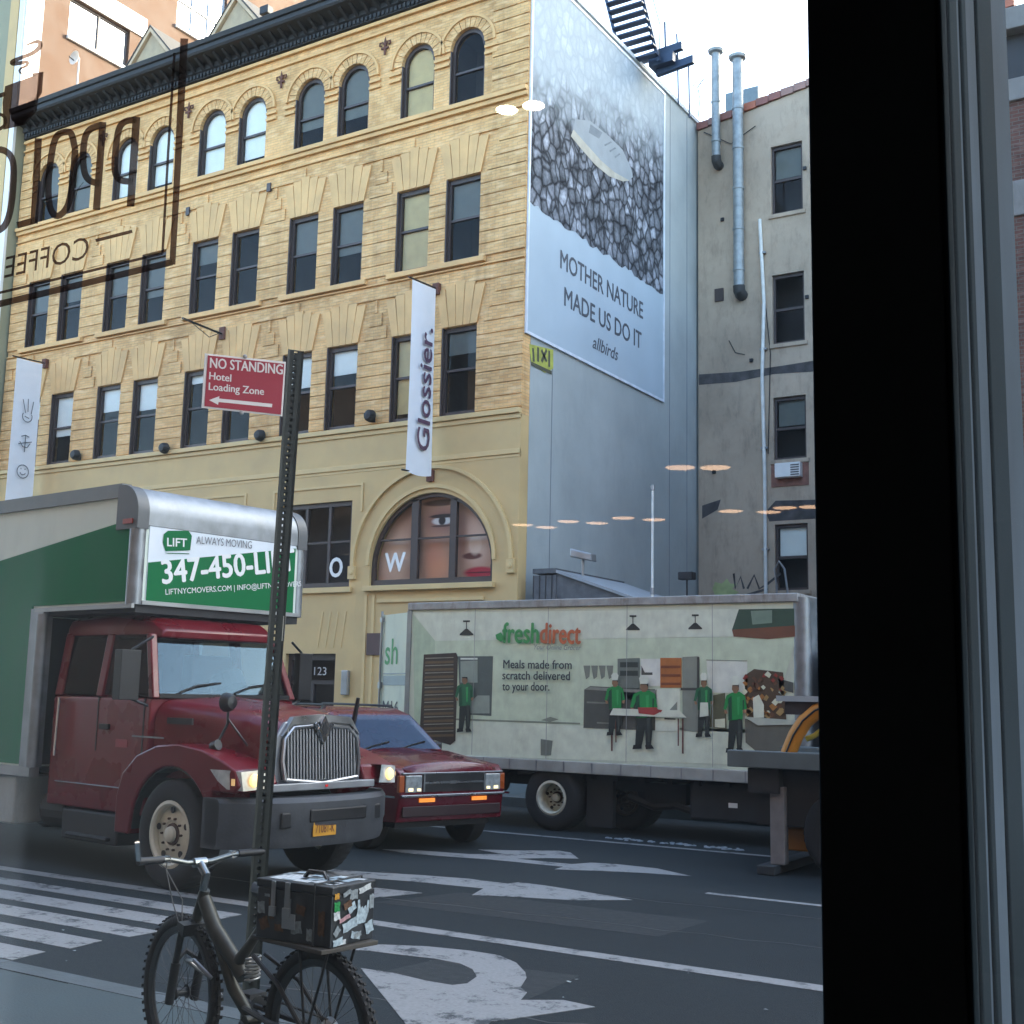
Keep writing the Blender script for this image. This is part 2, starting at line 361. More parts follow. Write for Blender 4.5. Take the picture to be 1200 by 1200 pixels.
lit = MB(mat('litter', (.3, .33, .33), .8, var=.4, vs=9))
random.seed(5)
for k in range(60):
    x = random.uniform(-9, -1); y = KN+abs(random.gauss(0, .25)) if k % 2 else random.uniform(5.2, 8); a = random.uniform(0, 3); r = random.uniform(.006, .022)
    lit.flat([(x+r*math.cos(a+q), y+r*.7*math.sin(a+q), .006+random.uniform(0, .006)) for q in (0, 1.6, 3.1, 4.6)])
tag(lit.build('litter', fix=False), 'tiny pale scraps of litter scattered on the asphalt near the kerb', 'litter', kind='stuff')
# ---------------------------------------------------------------- yellow brick building
FY = 23.6; BX0, BX1 = -33.9, -14.5; TOP = 20.0
B = thing('brick_building', 'long tan brick commercial building with arched top-floor windows and black cornice', 'building', (-24, FY, 0))
PAIRS = [(-32.55, -31.0), (-28.9, -27.33), (-25.22, -23.65), (-21.52, -19.98), (-17.86, -16.32)]
WX = [x for p in PAIRS for x in p]; HW = .515
def seg_between(xs, hw, a, b):
    e = [a]
    for x in xs: e += [x-hw, x+hw]
    e.append(b); return [(e[i], e[i+1]) for i in range(0, len(e), 2)]
wall = MB(yb)
def strip(z0, z1, mb=wall, y=FY+.03): mb.box(BX0, BX1, y, y+.32, z0, z1)
def piers(z0, z1, mb=wall, y=FY+.03):
    for a, b in seg_between(WX, HW, BX0, BX1): mb.box(a, b, y, y+.32, z0, z1)
ROWS = [(8.5, 10.7), (12.36, 14.54)]
wall_parts = [(8.32, 8.5, 0), (8.5, 10.7, 1), (10.7, 12.36, 0), (12.36, 14.54, 1), (14.54, 16.5, 0), (16.5, 18.0, 1)]
for z0, z1, k in wall_parts: (piers if k else strip)(z0, z1)
# arched heads of the top row
for x in WX:
    for sgn in (-1, 1):
        a = [(x+sgn*HW*math.cos(math.radians(t)), 18.0+HW*math.sin(math.radians(t))) for t in range(0, 91, 10)]
        wall.prism(a+[(x, 18.62), (x+sgn*HW, 18.62)], 'xz', FY+.03, FY+.35)
for a, b in seg_between(WX, HW, BX0, BX1): wall.box(a, b, FY+.03, FY+.35, 18.0, 18.62)
strip(18.62, 19.75)
wall.build('wall', B, world=True)
MB(yb).box(BX0, BX1-.05, FY+.36, FY+.6, .2, 19.7).m(darkroom).build('inner_wall', B, world=True) if False else None
body = MB(darkroom); body.box(BX0+.1, BX1-.4, FY+1.3, 33.7, .2, 19.6); body.build('interior', B, world=True)
roof = MB(mat('roof felt', (.08, .08, .085), .9)).box(BX0+.02, BX1-.33, FY+.37, 38, 19.62, 19.8); roof.build('roof', B, world=True)
sw = MB(mat('grey painted side wall', (.43, .47, .47), .92, var=.06, vs=.8, bump=.3, bs=6, dirt=.3, dc=(.33, .36, .37), spec=.08, blotch=.1))
sw.box(BX1-.3, BX1, FY+.36, 38, -.015, 19.9); sw.build('side_wall', B, world=True)
# raised brick courses (rustication)
CP = .31
def course(a, b, z0, z1, y=FY):
    MB(yb).box(a, b, y-.015, y+.028, z0, z1).build('brick_course', B, world=True, fix=False, bevel=.008)
for z0, z1 in ROWS:
    n = 7; h = (z1-z0)/n
    for k in range(n):
        for a, b in seg_between(WX, HW, BX0, BX1):
            course(a+.002, b-.002, z0+k*h+.009, z0+(k+1)*h-.009)
def lin_spans(hw): return seg_between(WX, hw, BX0, BX1)
for z0, z1 in ((10.7, 12.1), (14.54, 15.9)):
    n = 4; h = (z1-z0)/n
    for k in range(n):
        wd = HW+.18+.16*k if k < 3 else 0
        for i in range(len(PAIRS)+1):
            a = BX0 if i == 0 else PAIRS[i-1][1]+wd
            b = BX1 if i == len(PAIRS) else PAIRS[i][0]-wd
            course(a+.004, b-.004, z0+k*h+.009, z0+(k+1)*h-.009)
    for x in WX:                                        # flared flat-arch lintel of wedge stones
        li = MB(stonetrim)
        for k in range(5):
            a0 = -1+.4*k+.011; a1 = -1+.4*(k+1)-.011; zt = z1-.42+(.16 if k == 2 else .08 if k in (1, 3) else 0)
            li.prism([(x+a0*HW, z0+.01), (x+a1*HW, z0+.01), (x+a1*(HW+.22), zt), (x+a0*(HW+.22), zt)], 'xz', FY-.019+.003*(k % 2), FY+.028)
        li.build('lintel', B, world=True)
for k in range(8):
    course(-15.55, BX1-.004, 16.55+k*.31, 16.55+(k+1)*.31-.024); course(BX0+.004, -33.3, 16.55+k*.31, 16.55+(k+1)*.31-.024)
# belts, sills, string courses
def belt(z0, z1, pr, m=stonetrim, name='string_course', a=BX0, b=BX1):
    return MB(m).box(a, b, FY-pr, FY+.029, z0, z1).build(name, B, world=True, bevel=.01)
belt(16.36, 16.48, .12); belt(16.24, 16.352, .06); belt(15.98, 16.02, .03); belt(19.12, 19.18, .04); belt(19.4, 19.5, .06); belt(12.14, 12.18, .03)
belt(8.34, 8.46, .12, creamtrim); belt(8.22, 8.332, .06, creamtrim); belt(7.38, 7.5, .06, creamtrim); belt(7.3, 7.372, .03, creamtrim)
for z0, z1 in ROWS:
    for p in PAIRS:
        if z0 > 9: MB(stonetrim).box(p[0]-.72, p[1]+.72, FY-.1, FY+.029, z0-.14, z0-.004).build('sill', B, world=True, bevel=.01)
# arch hood moulds + voussoirs
for p in PAIRS:
    for x in p:
        h = MB(stonetrim); n = 18
        for k in range(n):
            t0, t1 = math.radians(180*k/n), math.radians(180*(k+1)/n)
            for (ra, rb, y) in ((.80, .87, FY-.05),):
                h.prism([(x+ra*math.cos(t0), 17.98+ra*math.sin(t0)), (x+rb*math.cos(t0), 17.98+rb*math.sin(t0)), (x+rb*math.cos(t1), 17.98+rb*math.sin(t1)), (x+ra*math.cos(t1), 17.98+ra*math.sin(t1))], 'xz', y, FY+.029)
        h.build('hood_mould', B, world=True)
        v = MB(yb); n = 13
        for k in range(n):
            t0, t1 = math.radians(180*k/n+.8), math.radians(180*(k+1)/n-.8)
            v.prism([(x+r*math.cos(t), 18+r*math.sin(t)) for r, t in ((HW, t0), (.78, t0), (.78, t1), (HW, t1))], 'xz', FY-.012+.004*(k % 2), FY+.028)
        v.build('brick_arch', B, world=True)
    for (a, b) in ((p[0]+HW+.02, p[1]-HW-.02), (p[0]-HW-.4, p[0]-HW-.02), (p[1]+HW+.02, p[1]+HW+.4)):
        for z in (17.62, 17.8): MB(stonetrim).box(a, b, FY-.03, FY+.028, z, z+.07).build('impost_band', B, world=True)
# windows of the upper floors
def sash_mesh(h, arch=False):
    m = MB(frame_br); w = HW; y0, y1 = .10, .2
    m.box(-w, -w+.09, y0, y1, 0, h); m.box(w-.07, w, y0, y1, 0, h); m.box(-w+.09, w-.07, y0, y1, 0, .09)
    if not arch: m.box(-w+.09, w-.07, y0, y1, h-.11, h)
    else:
        n = 12
        for k in range(n):
            t0, t1 = math.pi*k/n, math.pi*(k+1)/n
            m.prism([(r*math.cos(t), h+r*math.sin(t)) for r, t in ((w, t0), (w-.1, t0), (w-.1, t1), (w, t1))], 'xz', y0, y1)
    zm = h*.5 if not arch else h*.58
    m.box(-w+.09, w-.07, y0+.02, y1+.02, zm, zm+.06)
    m.box(-w, -w+.03, -.0, y0-.001, 0, h)
    return m.mesh('window', fix=True)
def glass_m(h, arch=False):
    m = MB(winglass); w = HW-.03
    pts = [(-w, .05), (w, .05), (w, h)]
    if arch: pts += [(w*math.cos(t), h+w*math.sin(t)) for t in [math.pi*k/12 for k in range(1, 12)]]
    pts.append((-w, h)); m.add([(a, .16, b) for a, b in pts], [tuple(range(len(pts)))]); return m.mesh('pane')
def room_m(h):
    m = MB(darkroom); w = HW+.0
    m.add([(-w,.34,0),(w,.34,0),(w,1.2,0),(-w,1.2,0),(-w,.34,h),(w,.34,h),(w,1.2,h),(-w,1.2,h)], [(0,1,2,3),(4,7,6,5),(1,5,6,2),(2,6,7,3),(3,7,4,0)])
    return m.mesh('reveal')
def blind_m(f, h, m_):
    return MB(m_).box(-HW+.1, HW-.08, .2, .21, h*(1-f), h-.02).mesh('blind')
SM = {k: sash_mesh(*k) for k in ((2.2, False), (2.18, False), (1.5, True))}
GM = {k: glass_m(*k) for k in SM}; RM = {k: room_m(k[0]+(.55 if k[1] else 0)) for k in SM}
BL = {}
def window(x, z, key, blind=None, par=B, y=FY):
    w = inst('window', SM[key], par, Vector((x, y, z))-par.location)
    inst('pane', GM[key], w); inst('reveal', RM[key], w)
    if blind:
        f, m_ = blind; kk = (f, m_.name, key)
        hh = key[0]+(.5 if key[1] else 0)
        if kk not in BL: BL[kk] = blind_m(f, hh, m_)
        inst('blind', BL[kk], w)
    return w
b2 = {0: (.3, blindm), 1: (.6, blindm), 2: (.35, blindm), 3: (.4, blindm), 4: (.15, blindm), 6: (.42, blindm), 7: (.33, blindm), 8: (.9, blindy), 9: (.3, blindg)}
b3 = {0: (.45, blindg), 1: (.4, blindg), 2: (.45, blindg), 3: (.6, blindg), 4: (.3, blindg), 6: (.5, blindg), 7: (.6, blindg), 8: (.95, blindy), 9: (.5, blindg)}
b4 = {0: (.6, blindg), 1: (.9, blindg), 2: (.9, blindm), 3: (.88, blindm), 4: (.92, blindm), 5: (.88, blindm), 6: (.7, blindg), 7: (.72, blindg), 8: (.96, blindy)}
for i, x in enumerate(WX):
    window(x, 8.5, (2.2, False), b2.get(i)); window(x, 12.36, (2.18, False), b3.get(i)); window(x, 16.5, (1.5, True), b4.get(i))
# cornice
co = MB(cornicem)
prof = [(FY+.03, 19.55), (FY-.10, 19.55), (FY-.10, 19.72), (FY-.16, 19.76), (FY-.16, 19.9), (FY-.6, 20.0), (FY-.64, 20.06), (FY-.64, 20.18), (FY-.70, 20.2), (FY-.74, 20.32), (FY-.7, 20.36), (FY+.5, 20.4), (FY+.5, 19.82), (FY+.03, 19.82)]
co.prism(prof, 'yz', BX0+.05, BX1+.25); co.build('cornice', B, world=True)
me = MB(cornicem).prism([(-.16, 19.74), (-.16, 19.98), (-.5, 20.04), (-.5, 19.96), (-.3, 19.84)], 'yz', -.05, .05).mesh('cornice_bracket', off=(0, 0, 19.55), fix=True)
x = BX0+.4
while x < BX1+.1: inst('cornice_bracket', me, B, Vector((x, FY, 19.55))-B.location); x += .36
dn = MB(cornicem); x = BX0+.2
while x < BX1: dn.box(x, x+.07, FY-.15, FY-.101, 19.58, 19.70); x += .14
tag(dn.build('cornice_dentils', B, world=True), kind='stuff')
# iron fleur anchors
def fleur(x, z):
    m = MB(rust)
    m.prism([(x-.03, z-.26), (x+.03, z-.26), (x+.035, z+.1), (x, z+.24), (x-.035, z+.1)], 'xz', FY-.035, FY-.006)
    for s in (-1, 1):
        m.tube([(x, FY-.02, z-.02), (x+s*.08, FY-.02, z+.1), (x+s*.17, FY-.02, z+.1), (x+s*.18, FY-.02, z+.02), (x+s*.12, FY-.02, z+.0)], .022, 6)
    m.box(x-.12, x+.12, FY-.04, FY-.005, z-.1, z-.05); m.build('anchor_plate', B, world=True)
for x in (-30.0, -26.25, -22.6, -18.95): fleur(x, 18.75)
for px, py in ((221, 248), (316, 220)):
    q = at(px, py, 1, FY); MB(frame_br).box(q.x-.07, q.x+.07, FY-.05, FY+.01, q.z-.12, q.z+.12).build('wall_vent', B, world=True)
# ground floor, painted
gf = MB(cream); GY = FY-.02
AX, AR, AZ = -16.99, 1.8, 4.83
def gbox(a, b, z0, z1): gf.box(a, b, GY, FY+.35, z0, z1)
gbox(BX0, BX1, 6.75, 8.32)
openings = [(-32.9, -31.3), (-29.3, -27.4), (-25.4, -23.4), (-21.75, -19.42)]
e = BX0
for a, b in openings:
    gbox(e, a, 4.42, 6.6); e = b
gbox(e, AX-AR, 4.42, 6.6); gbox(AX+AR, BX1, 4.42, 6.6)
for a, b in seg_between([0], 0, BX0, AX-AR)[:1]: gbox(BX0, AX-AR, 6.6, 6.75)
gbox(AX+AR, BX1, 6.6, 6.75)
for sgn in (-1, 1):
    a = [(AX+sgn*AR*math.cos(math.radians(t)), AZ+AR*math.sin(math.radians(t))) for t in range(0, 91, 6)]
    gf.prism(a+[(AX, 6.75), (AX+sgn*AR, 6.75)], 'xz', GY, FY+.35)
gbox(BX0, -21.4, 0.152, 4.42) ; gbox(-21.4, -19.75, 2.76, 4.42); gbox(-19.75, BX1, .152, 4.42)
gf.build('ground_floor_wall', B, world=True)
# arch window with poster
aw = MB(frame_br); n = 30
for k in range(n):
    t0, t1 = math.pi*k/n, math.pi*(k+1)/n
    aw.prism([(AX+r*math.cos(t), AZ+r*math.sin(t)) for r, t in ((AR, t0), (AR-.09, t0), (AR-.09, t1), (AR, t1))], 'xz', FY+.06, FY+.16)
for xa, xb in ((-AR, -AR+.1), (AR-.1, AR)): aw.box(AX+xa, AX+xb, FY+.06, FY+.16, 4.42, AZ)
aw.box(AX-AR+.1, AX+AR-.1, FY+.06, FY+.16, 4.42, 4.56)
for xa, xb, zt in ((-.62, -.42, 6.5), (.52, .70, 6.45)): aw.box(AX+xa, AX+xb, FY+.06, FY+.17, 4.56, zt)
for xa, xb in ((-1.62, -.62), (-.42, .52), (.7, 1.66)): aw.box(AX+xa, AX+xb, FY+.07, FY+.15, 5.52, 5.56)
AW = aw.build('arched_window', B, world=True)
pn = MB(winglass); pts = [(AX-AR+.03, 4.5), (AX+AR-.03, 4.5)]+[(AX+(AR-.03)*math.cos(math.pi*k/20), AZ+(AR-.03)*math.sin(math.pi*k/20)) for k in range(21)]
pn.flat([(a, FY+.11, b) for a, b in pts])
glassclear = glass_mat('shop window glass', (.9, .92, .92), ior=1.15)
pn.mats = [glassclear]; pn.build('pane', AW, world=True)
# face poster behind the glass (flat print)
ps = MB(); YP = FY+.3
def sk(name, c): return mat(name, c, .7, var=.12, vs=1.1)
def face_mat():                                        # printed close-up of a face: soft ink tones only
    m, nt, bs_ = newmat('printed face'); L = nt.links; bs_.inputs['Roughness'].default_value = .7
    g = N(nt, 'NewGeometry'); sp = N(nt, 'SeparateXYZ'); L.new(g.outputs['Position'], sp.inputs[0]); col_ = None
    def blob(cx, cz, a_, b_, c, k, prev):
        vs_ = []
        for o_, c0, s_ in ((0, AX+cx, a_), (2, cz, b_)):
            q1 = N(nt, 'Math', operation='SUBTRACT'); q1.inputs[1].default_value = c0; L.new(sp.outputs[o_], q1.inputs[0])
            q2 = N(nt, 'Math', operation='DIVIDE'); q2.inputs[1].default_value = s_; L.new(q1.outputs[0], q2.inputs[0]); vs_.append(q2)
        cb = N(nt, 'CombineXYZ'); L.new(vs_[0].outputs[0], cb.inputs[0]); L.new(vs_[1].outputs[0], cb.inputs[1])
        ln = N(nt, 'VectorMath', operation='LENGTH'); L.new(cb.outputs[0], ln.inputs[0])
        mr = N(nt, 'MapRange'); mr.interpolation_type = 'SMOOTHSTEP'; mr.inputs[1].default_value = 1; mr.inputs[2].default_value = (.15 if a_*b_ > .12 else .6); mr.inputs[4].default_value = k; L.new(ln.outputs['Value'], mr.inputs[0])
        mx = N(nt, 'Mix', data_type='RGBA'); L.new(mr.outputs[0], mx.inputs[0])
        if prev is None: mx.inputs[6].default_value = (.50, .26, .17, 1)
        else: L.new(prev, mx.inputs[6])
        mx.inputs[7].default_value = (*c, 1); return mx.outputs[2]
    for args in ((-1.3, 5.1, .75, 1.3, (.78, .50, .36), 1), (1.15, 5.6, .6, 1.3, (.80, .52, .40), 1), (.05, 4.85, .55, .6, (.72, .30, .16), 1), (-.1, 5.2, .45, .5, (.66, .26, .16), .6),
                 (.2, 6.0, .85, .45, (.26, .11, .09), .9), (.72, 5.45, .22, .8, (.36, .15, .11), .8), (1.02, 5.08, .34, .10, (.16, .05, .04), 1), (1.1, 5.35, .22, .3, (.9, .66, .52), .8),
                 (1.25, 4.68, .55, .17, (.50, .03, .05), 1), (1.25, 4.68, .5, .025, (.16, .01, .02), 1), (-.62, 5.5, .26, 1.4, (.07, .035, .03), .97), (.1, 6.42, .7, .10, (.06, .03, .025), .95), (.12, 5.97, .36, .12, (.80, .72, .68), 1), (.12, 5.98, .13, .14, (.02, .012, .01), 1), (.12, 6.09, .46, .06, (.03, .015, .012), 1), (.12, 5.85, .38, .035, (.09, .04, .03), .9)):
        col_ = blob(*args, col_)
    L.new(col_, bs_.inputs['Base Color']); return m
ps.m(face_mat()).flat([(a, YP, b) for a, b in pts])
def pf(m_, pp, d): ps.m(m_).flat([(p[0], YP-d, p[1]) for p in pp])
ps.build('poster', AW, world=True, fix=False)
# hood moulding of the arch
am = MB(creamtrim); n = 30
for k in range(n):
    t0, t1 = math.pi*k/n, math.pi*(k+1)/n
    for ra, rb, y in ((AR+.01, AR+.1, GY-.05), (2.28, 2.36, GY-.07)):
        am.prism([(AX+r*math.cos(t), AZ+.1+r*math.sin(t)) for r, t in ((ra, t0), (rb, t0), (rb, t1), (ra, t1))], 'xz', y, GY+.01)
for s_ in (-1, 1):
    am.box(AX+s_*2.32-.1, AX+s_*2.32+.1, GY-.09, GY+.01, 4.6, 4.92)
    am.lathe([(.001, .12), (.06, .11), (.08, 0)], (AX+s_*2.32, GY, 4.76), 'y', 12, -1)
am.build('arch_moulding', B, world=True)
MB(creamtrim).box(AX-AR-.1, AX+AR+.1, GY-.14, GY-.001, 4.28, 4.41).build('arch_sill', B, world=True, bevel=.01)
MB(creamtrim).box(AX-AR+.3, AX+AR-.2, GY-.05, GY-.001, 4.0, 4.08).build('panel_moulding', B, world=True)
# rectangular shop windows
for a, b in openings:
    m = MB(frame_br)
    m.box(a, a+.09, FY+.05, FY+.15, 4.42, 6.6); m.box(b-.09, b, FY+.05, FY+.15, 4.42, 6.6)
    m.box(a+.09, b-.09, FY+.05, FY+.15, 4.42, 4.54); m.box(a+.09, b-.09, FY+.05, FY+.15, 6.48, 6.6)
    n_ = 3; ww = (b-a)/n_
    for k in (1, 2): m.box(a+ww*k-.04, a+ww*k+.04, FY+.06, FY+.14, 4.54, 6.48)
    m.box(a+.09, b-.09, FY+.07, FY+.13, 5.55, 5.6)
    wn = m.build('shop_window', B, world=True)
    g = MB(winglass).flat([(a+.02, FY+.1, 4.5), (b-.02, FY+.1, 4.5), (b-.02, FY+.1, 6.55), (a+.02, FY+.1, 6.55)]); g.build('pane', wn, world=True)
    r = MB(darkroom).box(a-.05, b+.05, FY+.9, FY+.95, 4.3, 6.7); r.build('backdrop', wn, world=True)
    MB(creamtrim).box(a-.06, b+.1, GY-.08, GY-.001, 4.28, 4.41).build('sill', B, world=True)
    for (u, v, s_) in ((a-.35, a-.28, 0), (b+.28, b+.35, 1)):
        MB(creamtrim).box(u, v, GY-.03, GY-.001, 6.3, 6.96).build('label_mould', B, world=True)
    MB(creamtrim).box(a-.35, b+.35, GY-.03, GY-.001, 6.96, 7.02).build('label_mould', B, world=True)
q = at(386, 676, 1, FY+.04); text('O', 'window_letter', white, (q.x-.0, FY+.045, q.z), (1,0,0), (0,0,1), .40, .50, B, True, bold=.035)
q = at(451, 670, 1, FY+.04); text('W', 'window_letter', white, (q.x, FY+.045, q.z), (1,0,0), (0,0,1), .60, .48, B, True, bold=.03)
# entrance 123
d = MB(mat('dark entrance frame', (.03, .02, .022), .4)); d.box(-21.4, -21.28, FY+.1, FY+.25, .152, 2.76); d.box(-19.87, -19.75, FY+.1, FY+.25, .152, 2.76)
d.box(-21.28, -19.87, FY+.1, FY+.25, 2.6, 2.76); d.box(-20.62, -20.54, FY+.12, FY+.22, .152, 2.0); d.box(-21.28, -19.87, FY+.12, FY+.22, 2.0, 2.1)
dr = d.build('entrance', B, world=True)
MB(winglass).flat([(-21.3, FY+.17, .2), (-19.85, FY+.17, .2), (-19.85, FY+.17, 2.65), (-21.3, FY+.17, 2.65)]).build('pane', dr, world=True)
MB(darkroom).box(-21.5, -19.6, FY+.8, FY+.85, .152, 2.8).build('backdrop', dr, world=True)
MB(chrome).box(-20.5, -20.47, FY+.05, FY+.1, .9, 1.5).build('handle', dr, world=True)
q = at(368, 791, 1, FY+.15); text('123', 'house_number', mat('number grey', (.5, .5, .5), .5), (q.x, FY+.15, q.z), (1,0,0), (0,0,1), .40, .21, dr, True)
q = at(405, 800, 1, GY-.05); MB(steel).box(q.x-.1, q.x+.1, GY-.12, GY-.001, q.z-.3, q.z+.3).build('intercom', B, world=True, bevel=.02)
q = at(440, 755, 1, GY-.05); MB(mat('brown wall plaque', (.09, .05, .045), .6)).box(q.x-.28, q.x+.3, GY-.05, GY-.001, q.z-.26, q.z+.27).build('wall_plaque', B, world=True)
for px in (427, 436): 
    q = at(px, 760, 1, GY); MB(creamtrim).box(q.x-.04, q.x+.04, GY-.03, GY-.001, .16, 4.2).build('pilaster_edge', B, world=True)
for k in range(4):
    q = at(372+9*k, 752, 1, GY); MB(creamtrim).prism([(q.x, q.z-.15), (q.x+.03, q.z-.15), (q.x+.16, q.z+.75), (q.x+.11, q.z+.75)], 'xz', GY-.015, GY-.001).build('fan_rib', B, world=True)
# gables on the roof
def gable(xc, label):
    g = thing('roof_gable', label, 'gable', (xc, 24.6, 19.8), group='small pointed gables behind the cornice')
    gm = mat('gable stucco', (.42, .34, .22), .8)
    MB(gm).prism([(-.85, 0), (.85, 0), (.85, 1.75), (0, 2.75), (-.85, 1.75)], 'xz', 0, 1.2).build('gable_wall', g)
    r = MB(mat('gable trim', (.55, .42, .27), .7))
    for s_ in (-1, 1): r.prism([(0, 2.78), (0, 2.93), (s_*1.02, 1.78), (s_*1.02, 1.63)], 'xz', -.1, 1.25)
    r.build('raking_trim', g)
    MB(mat('gable slate', (.06, .055, .05), .8)).prism([(0, 2.935), (0, 3.0), (1.05, 1.84), (1.05, 1.77)], 'xz', -.12, 1.3).prism([(0, 2.935), (0, 3.0), (-1.05, 1.84), (-1.05, 1.77)], 'xz', -.12, 1.3).build('roof', g)
q = at(177, 60, 1, 24.6); gable(q.x, 'small pointed gable behind the black cornice, the one nearer the left edge of the photo')
q = at(277, 25, 1, 24.6); gable(q.x, 'small pointed gable behind the black cornice, below the tall window of the orange wall')
# roof lamp and dish
q = at(312, 14, 1, 23.9); fl = thing('roof_floodlight', 'small dark floodlight standing on the edge of the black cornice', 'floodlight', (q.x, 23.9, 20.4))
MB(iron).cyl((0,0,0), (0,0,q.z-20.5), .02).build('post', fl); MB(iron).box(-.16, .16, -.12, .12, q.z-20.5, q.z-20.25).build('lamp_head', fl, bevel=.02)
q = at(92, 78, 1, 24.2); h = q.z-19.8; dd = thing('satellite_dish', 'small satellite dish on a thin mast in front of the orange wall', 'satellite dish', (q.x, 24.2, 19.8))
MB(steel).cyl((0,0,0), (0,0,h+.3), .025).build('mast', dd)
MB(mat('dish grey', (.6, .5, .42), .5)).lathe([(.001, .1), (.15, .07), (.24, 0)], (-.2, -.05, h+.35), 'y', 18).build('dish', dd, smooth=True)
MB(iron).tube([(-.2, -.05, h+.25), (-.05, -.35, h+.2)], .02).build('feed_arm', dd)
# wall lamps over the shop
q0 = None
for px, py, lb in ((88, 533, 'round dark wall lamp under the first windows from the left'), (192, 525, 'round dark wall lamp above the moving truck, left of the parking sign'), (304, 510, 'round dark wall lamp just below the red parking sign'), (433, 487, 'round dark wall lamp between the sign pole and the lettered banner')):
    q = at(px, py, 1, FY-.2); l = thing('wall_lamp', lb, 'wall lamp', (q.x, FY-.02, q.z), group='round lamps along the ledge above the shop')
    MB(iron).lathe([(.001, .3), (.1, .29), (.15, .22), (.16, .12), (.09, .05)], (0, 0, 0), 'y', 16, -1).build('lamp_head', l, smooth=True)
    MB(iron).box(-.05, .05, -.06, -.0, -.14, .06).build('bracket', l)
# banners
def banner(px, x, zt, zb, wd, label, lb_parts):
    t = thing('banner', label, 'banner', (x, FY-.05, zb), group=None)
    H = zt-zb; m = MB(mat('white banner cloth', (.74, .76, .80), .7, var=.05, vs=2)); nx, nz = 8, 16; vs = []
    for j in range(nz+1):
        for i in range(nx+1):
            u = i/nx; v = j/nz
            vs.append((wd*.12*math.sin(v*3+u*2)*.2+.12*u*wd, -.15-wd*(1-u), .06+v*H - .06*math.sin(u*math.pi)*(1-v)))
    m.add(vs, [(j*(nx+1)+i, j*(nx+1)+i+1, (j+1)*(nx+1)+i+1, (j+1)*(nx+1)+i) for j in range(nz) for i in range(nx)]); m.build('cloth', t, smooth=80, fix=False)
    for z in (0.04, H+.06):
        MB(iron).cyl((0, .06, z+.08), (0, -.3-wd, z+.02), .022).build('pole', t)
        MB(rust).box(-.09, .09, -.06, .06, z-.08, z+.2).build('bracket', t)
    return t
glm = mat('banner print', (.10, .05, .09), .7, var=0); icm = mat('banner line art', (.12, .14, .16), .7, var=0)
t = banner(0, -17.0, 11.6, 6.93, .86, 'white cloth banner with large dark lettering hanging above the arched shop window', None)
text('Glossier.', 'lettering', glm, (.13, -.28, .62), (0, 0, 1), (0, -1, 0), 3.05, .52, t, bold=.018, depth=-.0)
t2 = banner(0, -31.9, 11.6, 6.6, .86, 'white cloth banner with line-drawn icons hanging above the moving truck', None)
ic = MB(icm)
def bm_(u, v): return (.14, -.15-u, v)
def icon(pts, wd=.03): ribbon(pts, wd, bm_, ic)
icon(arc(.43, 1.6, .2, .2, 0, 360, 20)); icon(arc(.43, 1.6, .1, .1, 200, 340, 8)); icon([(.36,1.66),(.36,1.7)]); icon([(.5,1.66),(.5,1.7)])
icon([(.25,2.5),(.35,2.35),(.5,2.35),(.62,2.5)]); icon([(.2,2.55),(.66,2.42)]); icon([(.43,2.2),(.43,2.72)]); icon([(.3,2.68),(.43,2.72),(.58,2.66)])
icon(arc(.43, 3.3, .17, .17, 150, 390, 12)); icon([(.3,3.4),(.25,3.8)]); icon([(.42,3.45),(.44,3.85)]); icon([(.5,3.4),(.62,3.8)]); icon([(.36,3.25),(.52,3.3)])
ic.build('line_art', t2, fix=False)
fp = thing('flag_pole', 'empty black flag pole bracket projecting from the brick wall above the parking sign', 'flag pole', (-24.3, FY-.02, 11.6))
MB(iron).cyl((0, 0, 0), (0, -1.5, .05), .03).tube([(0, -.1, .02), (.1, -.6, -.25), (0, -1.2, .03)], .012, 5).build('pole', fp)
MB(rust).box(-.1, .1, -.06, .0, -.15, .2).build('bracket', fp)
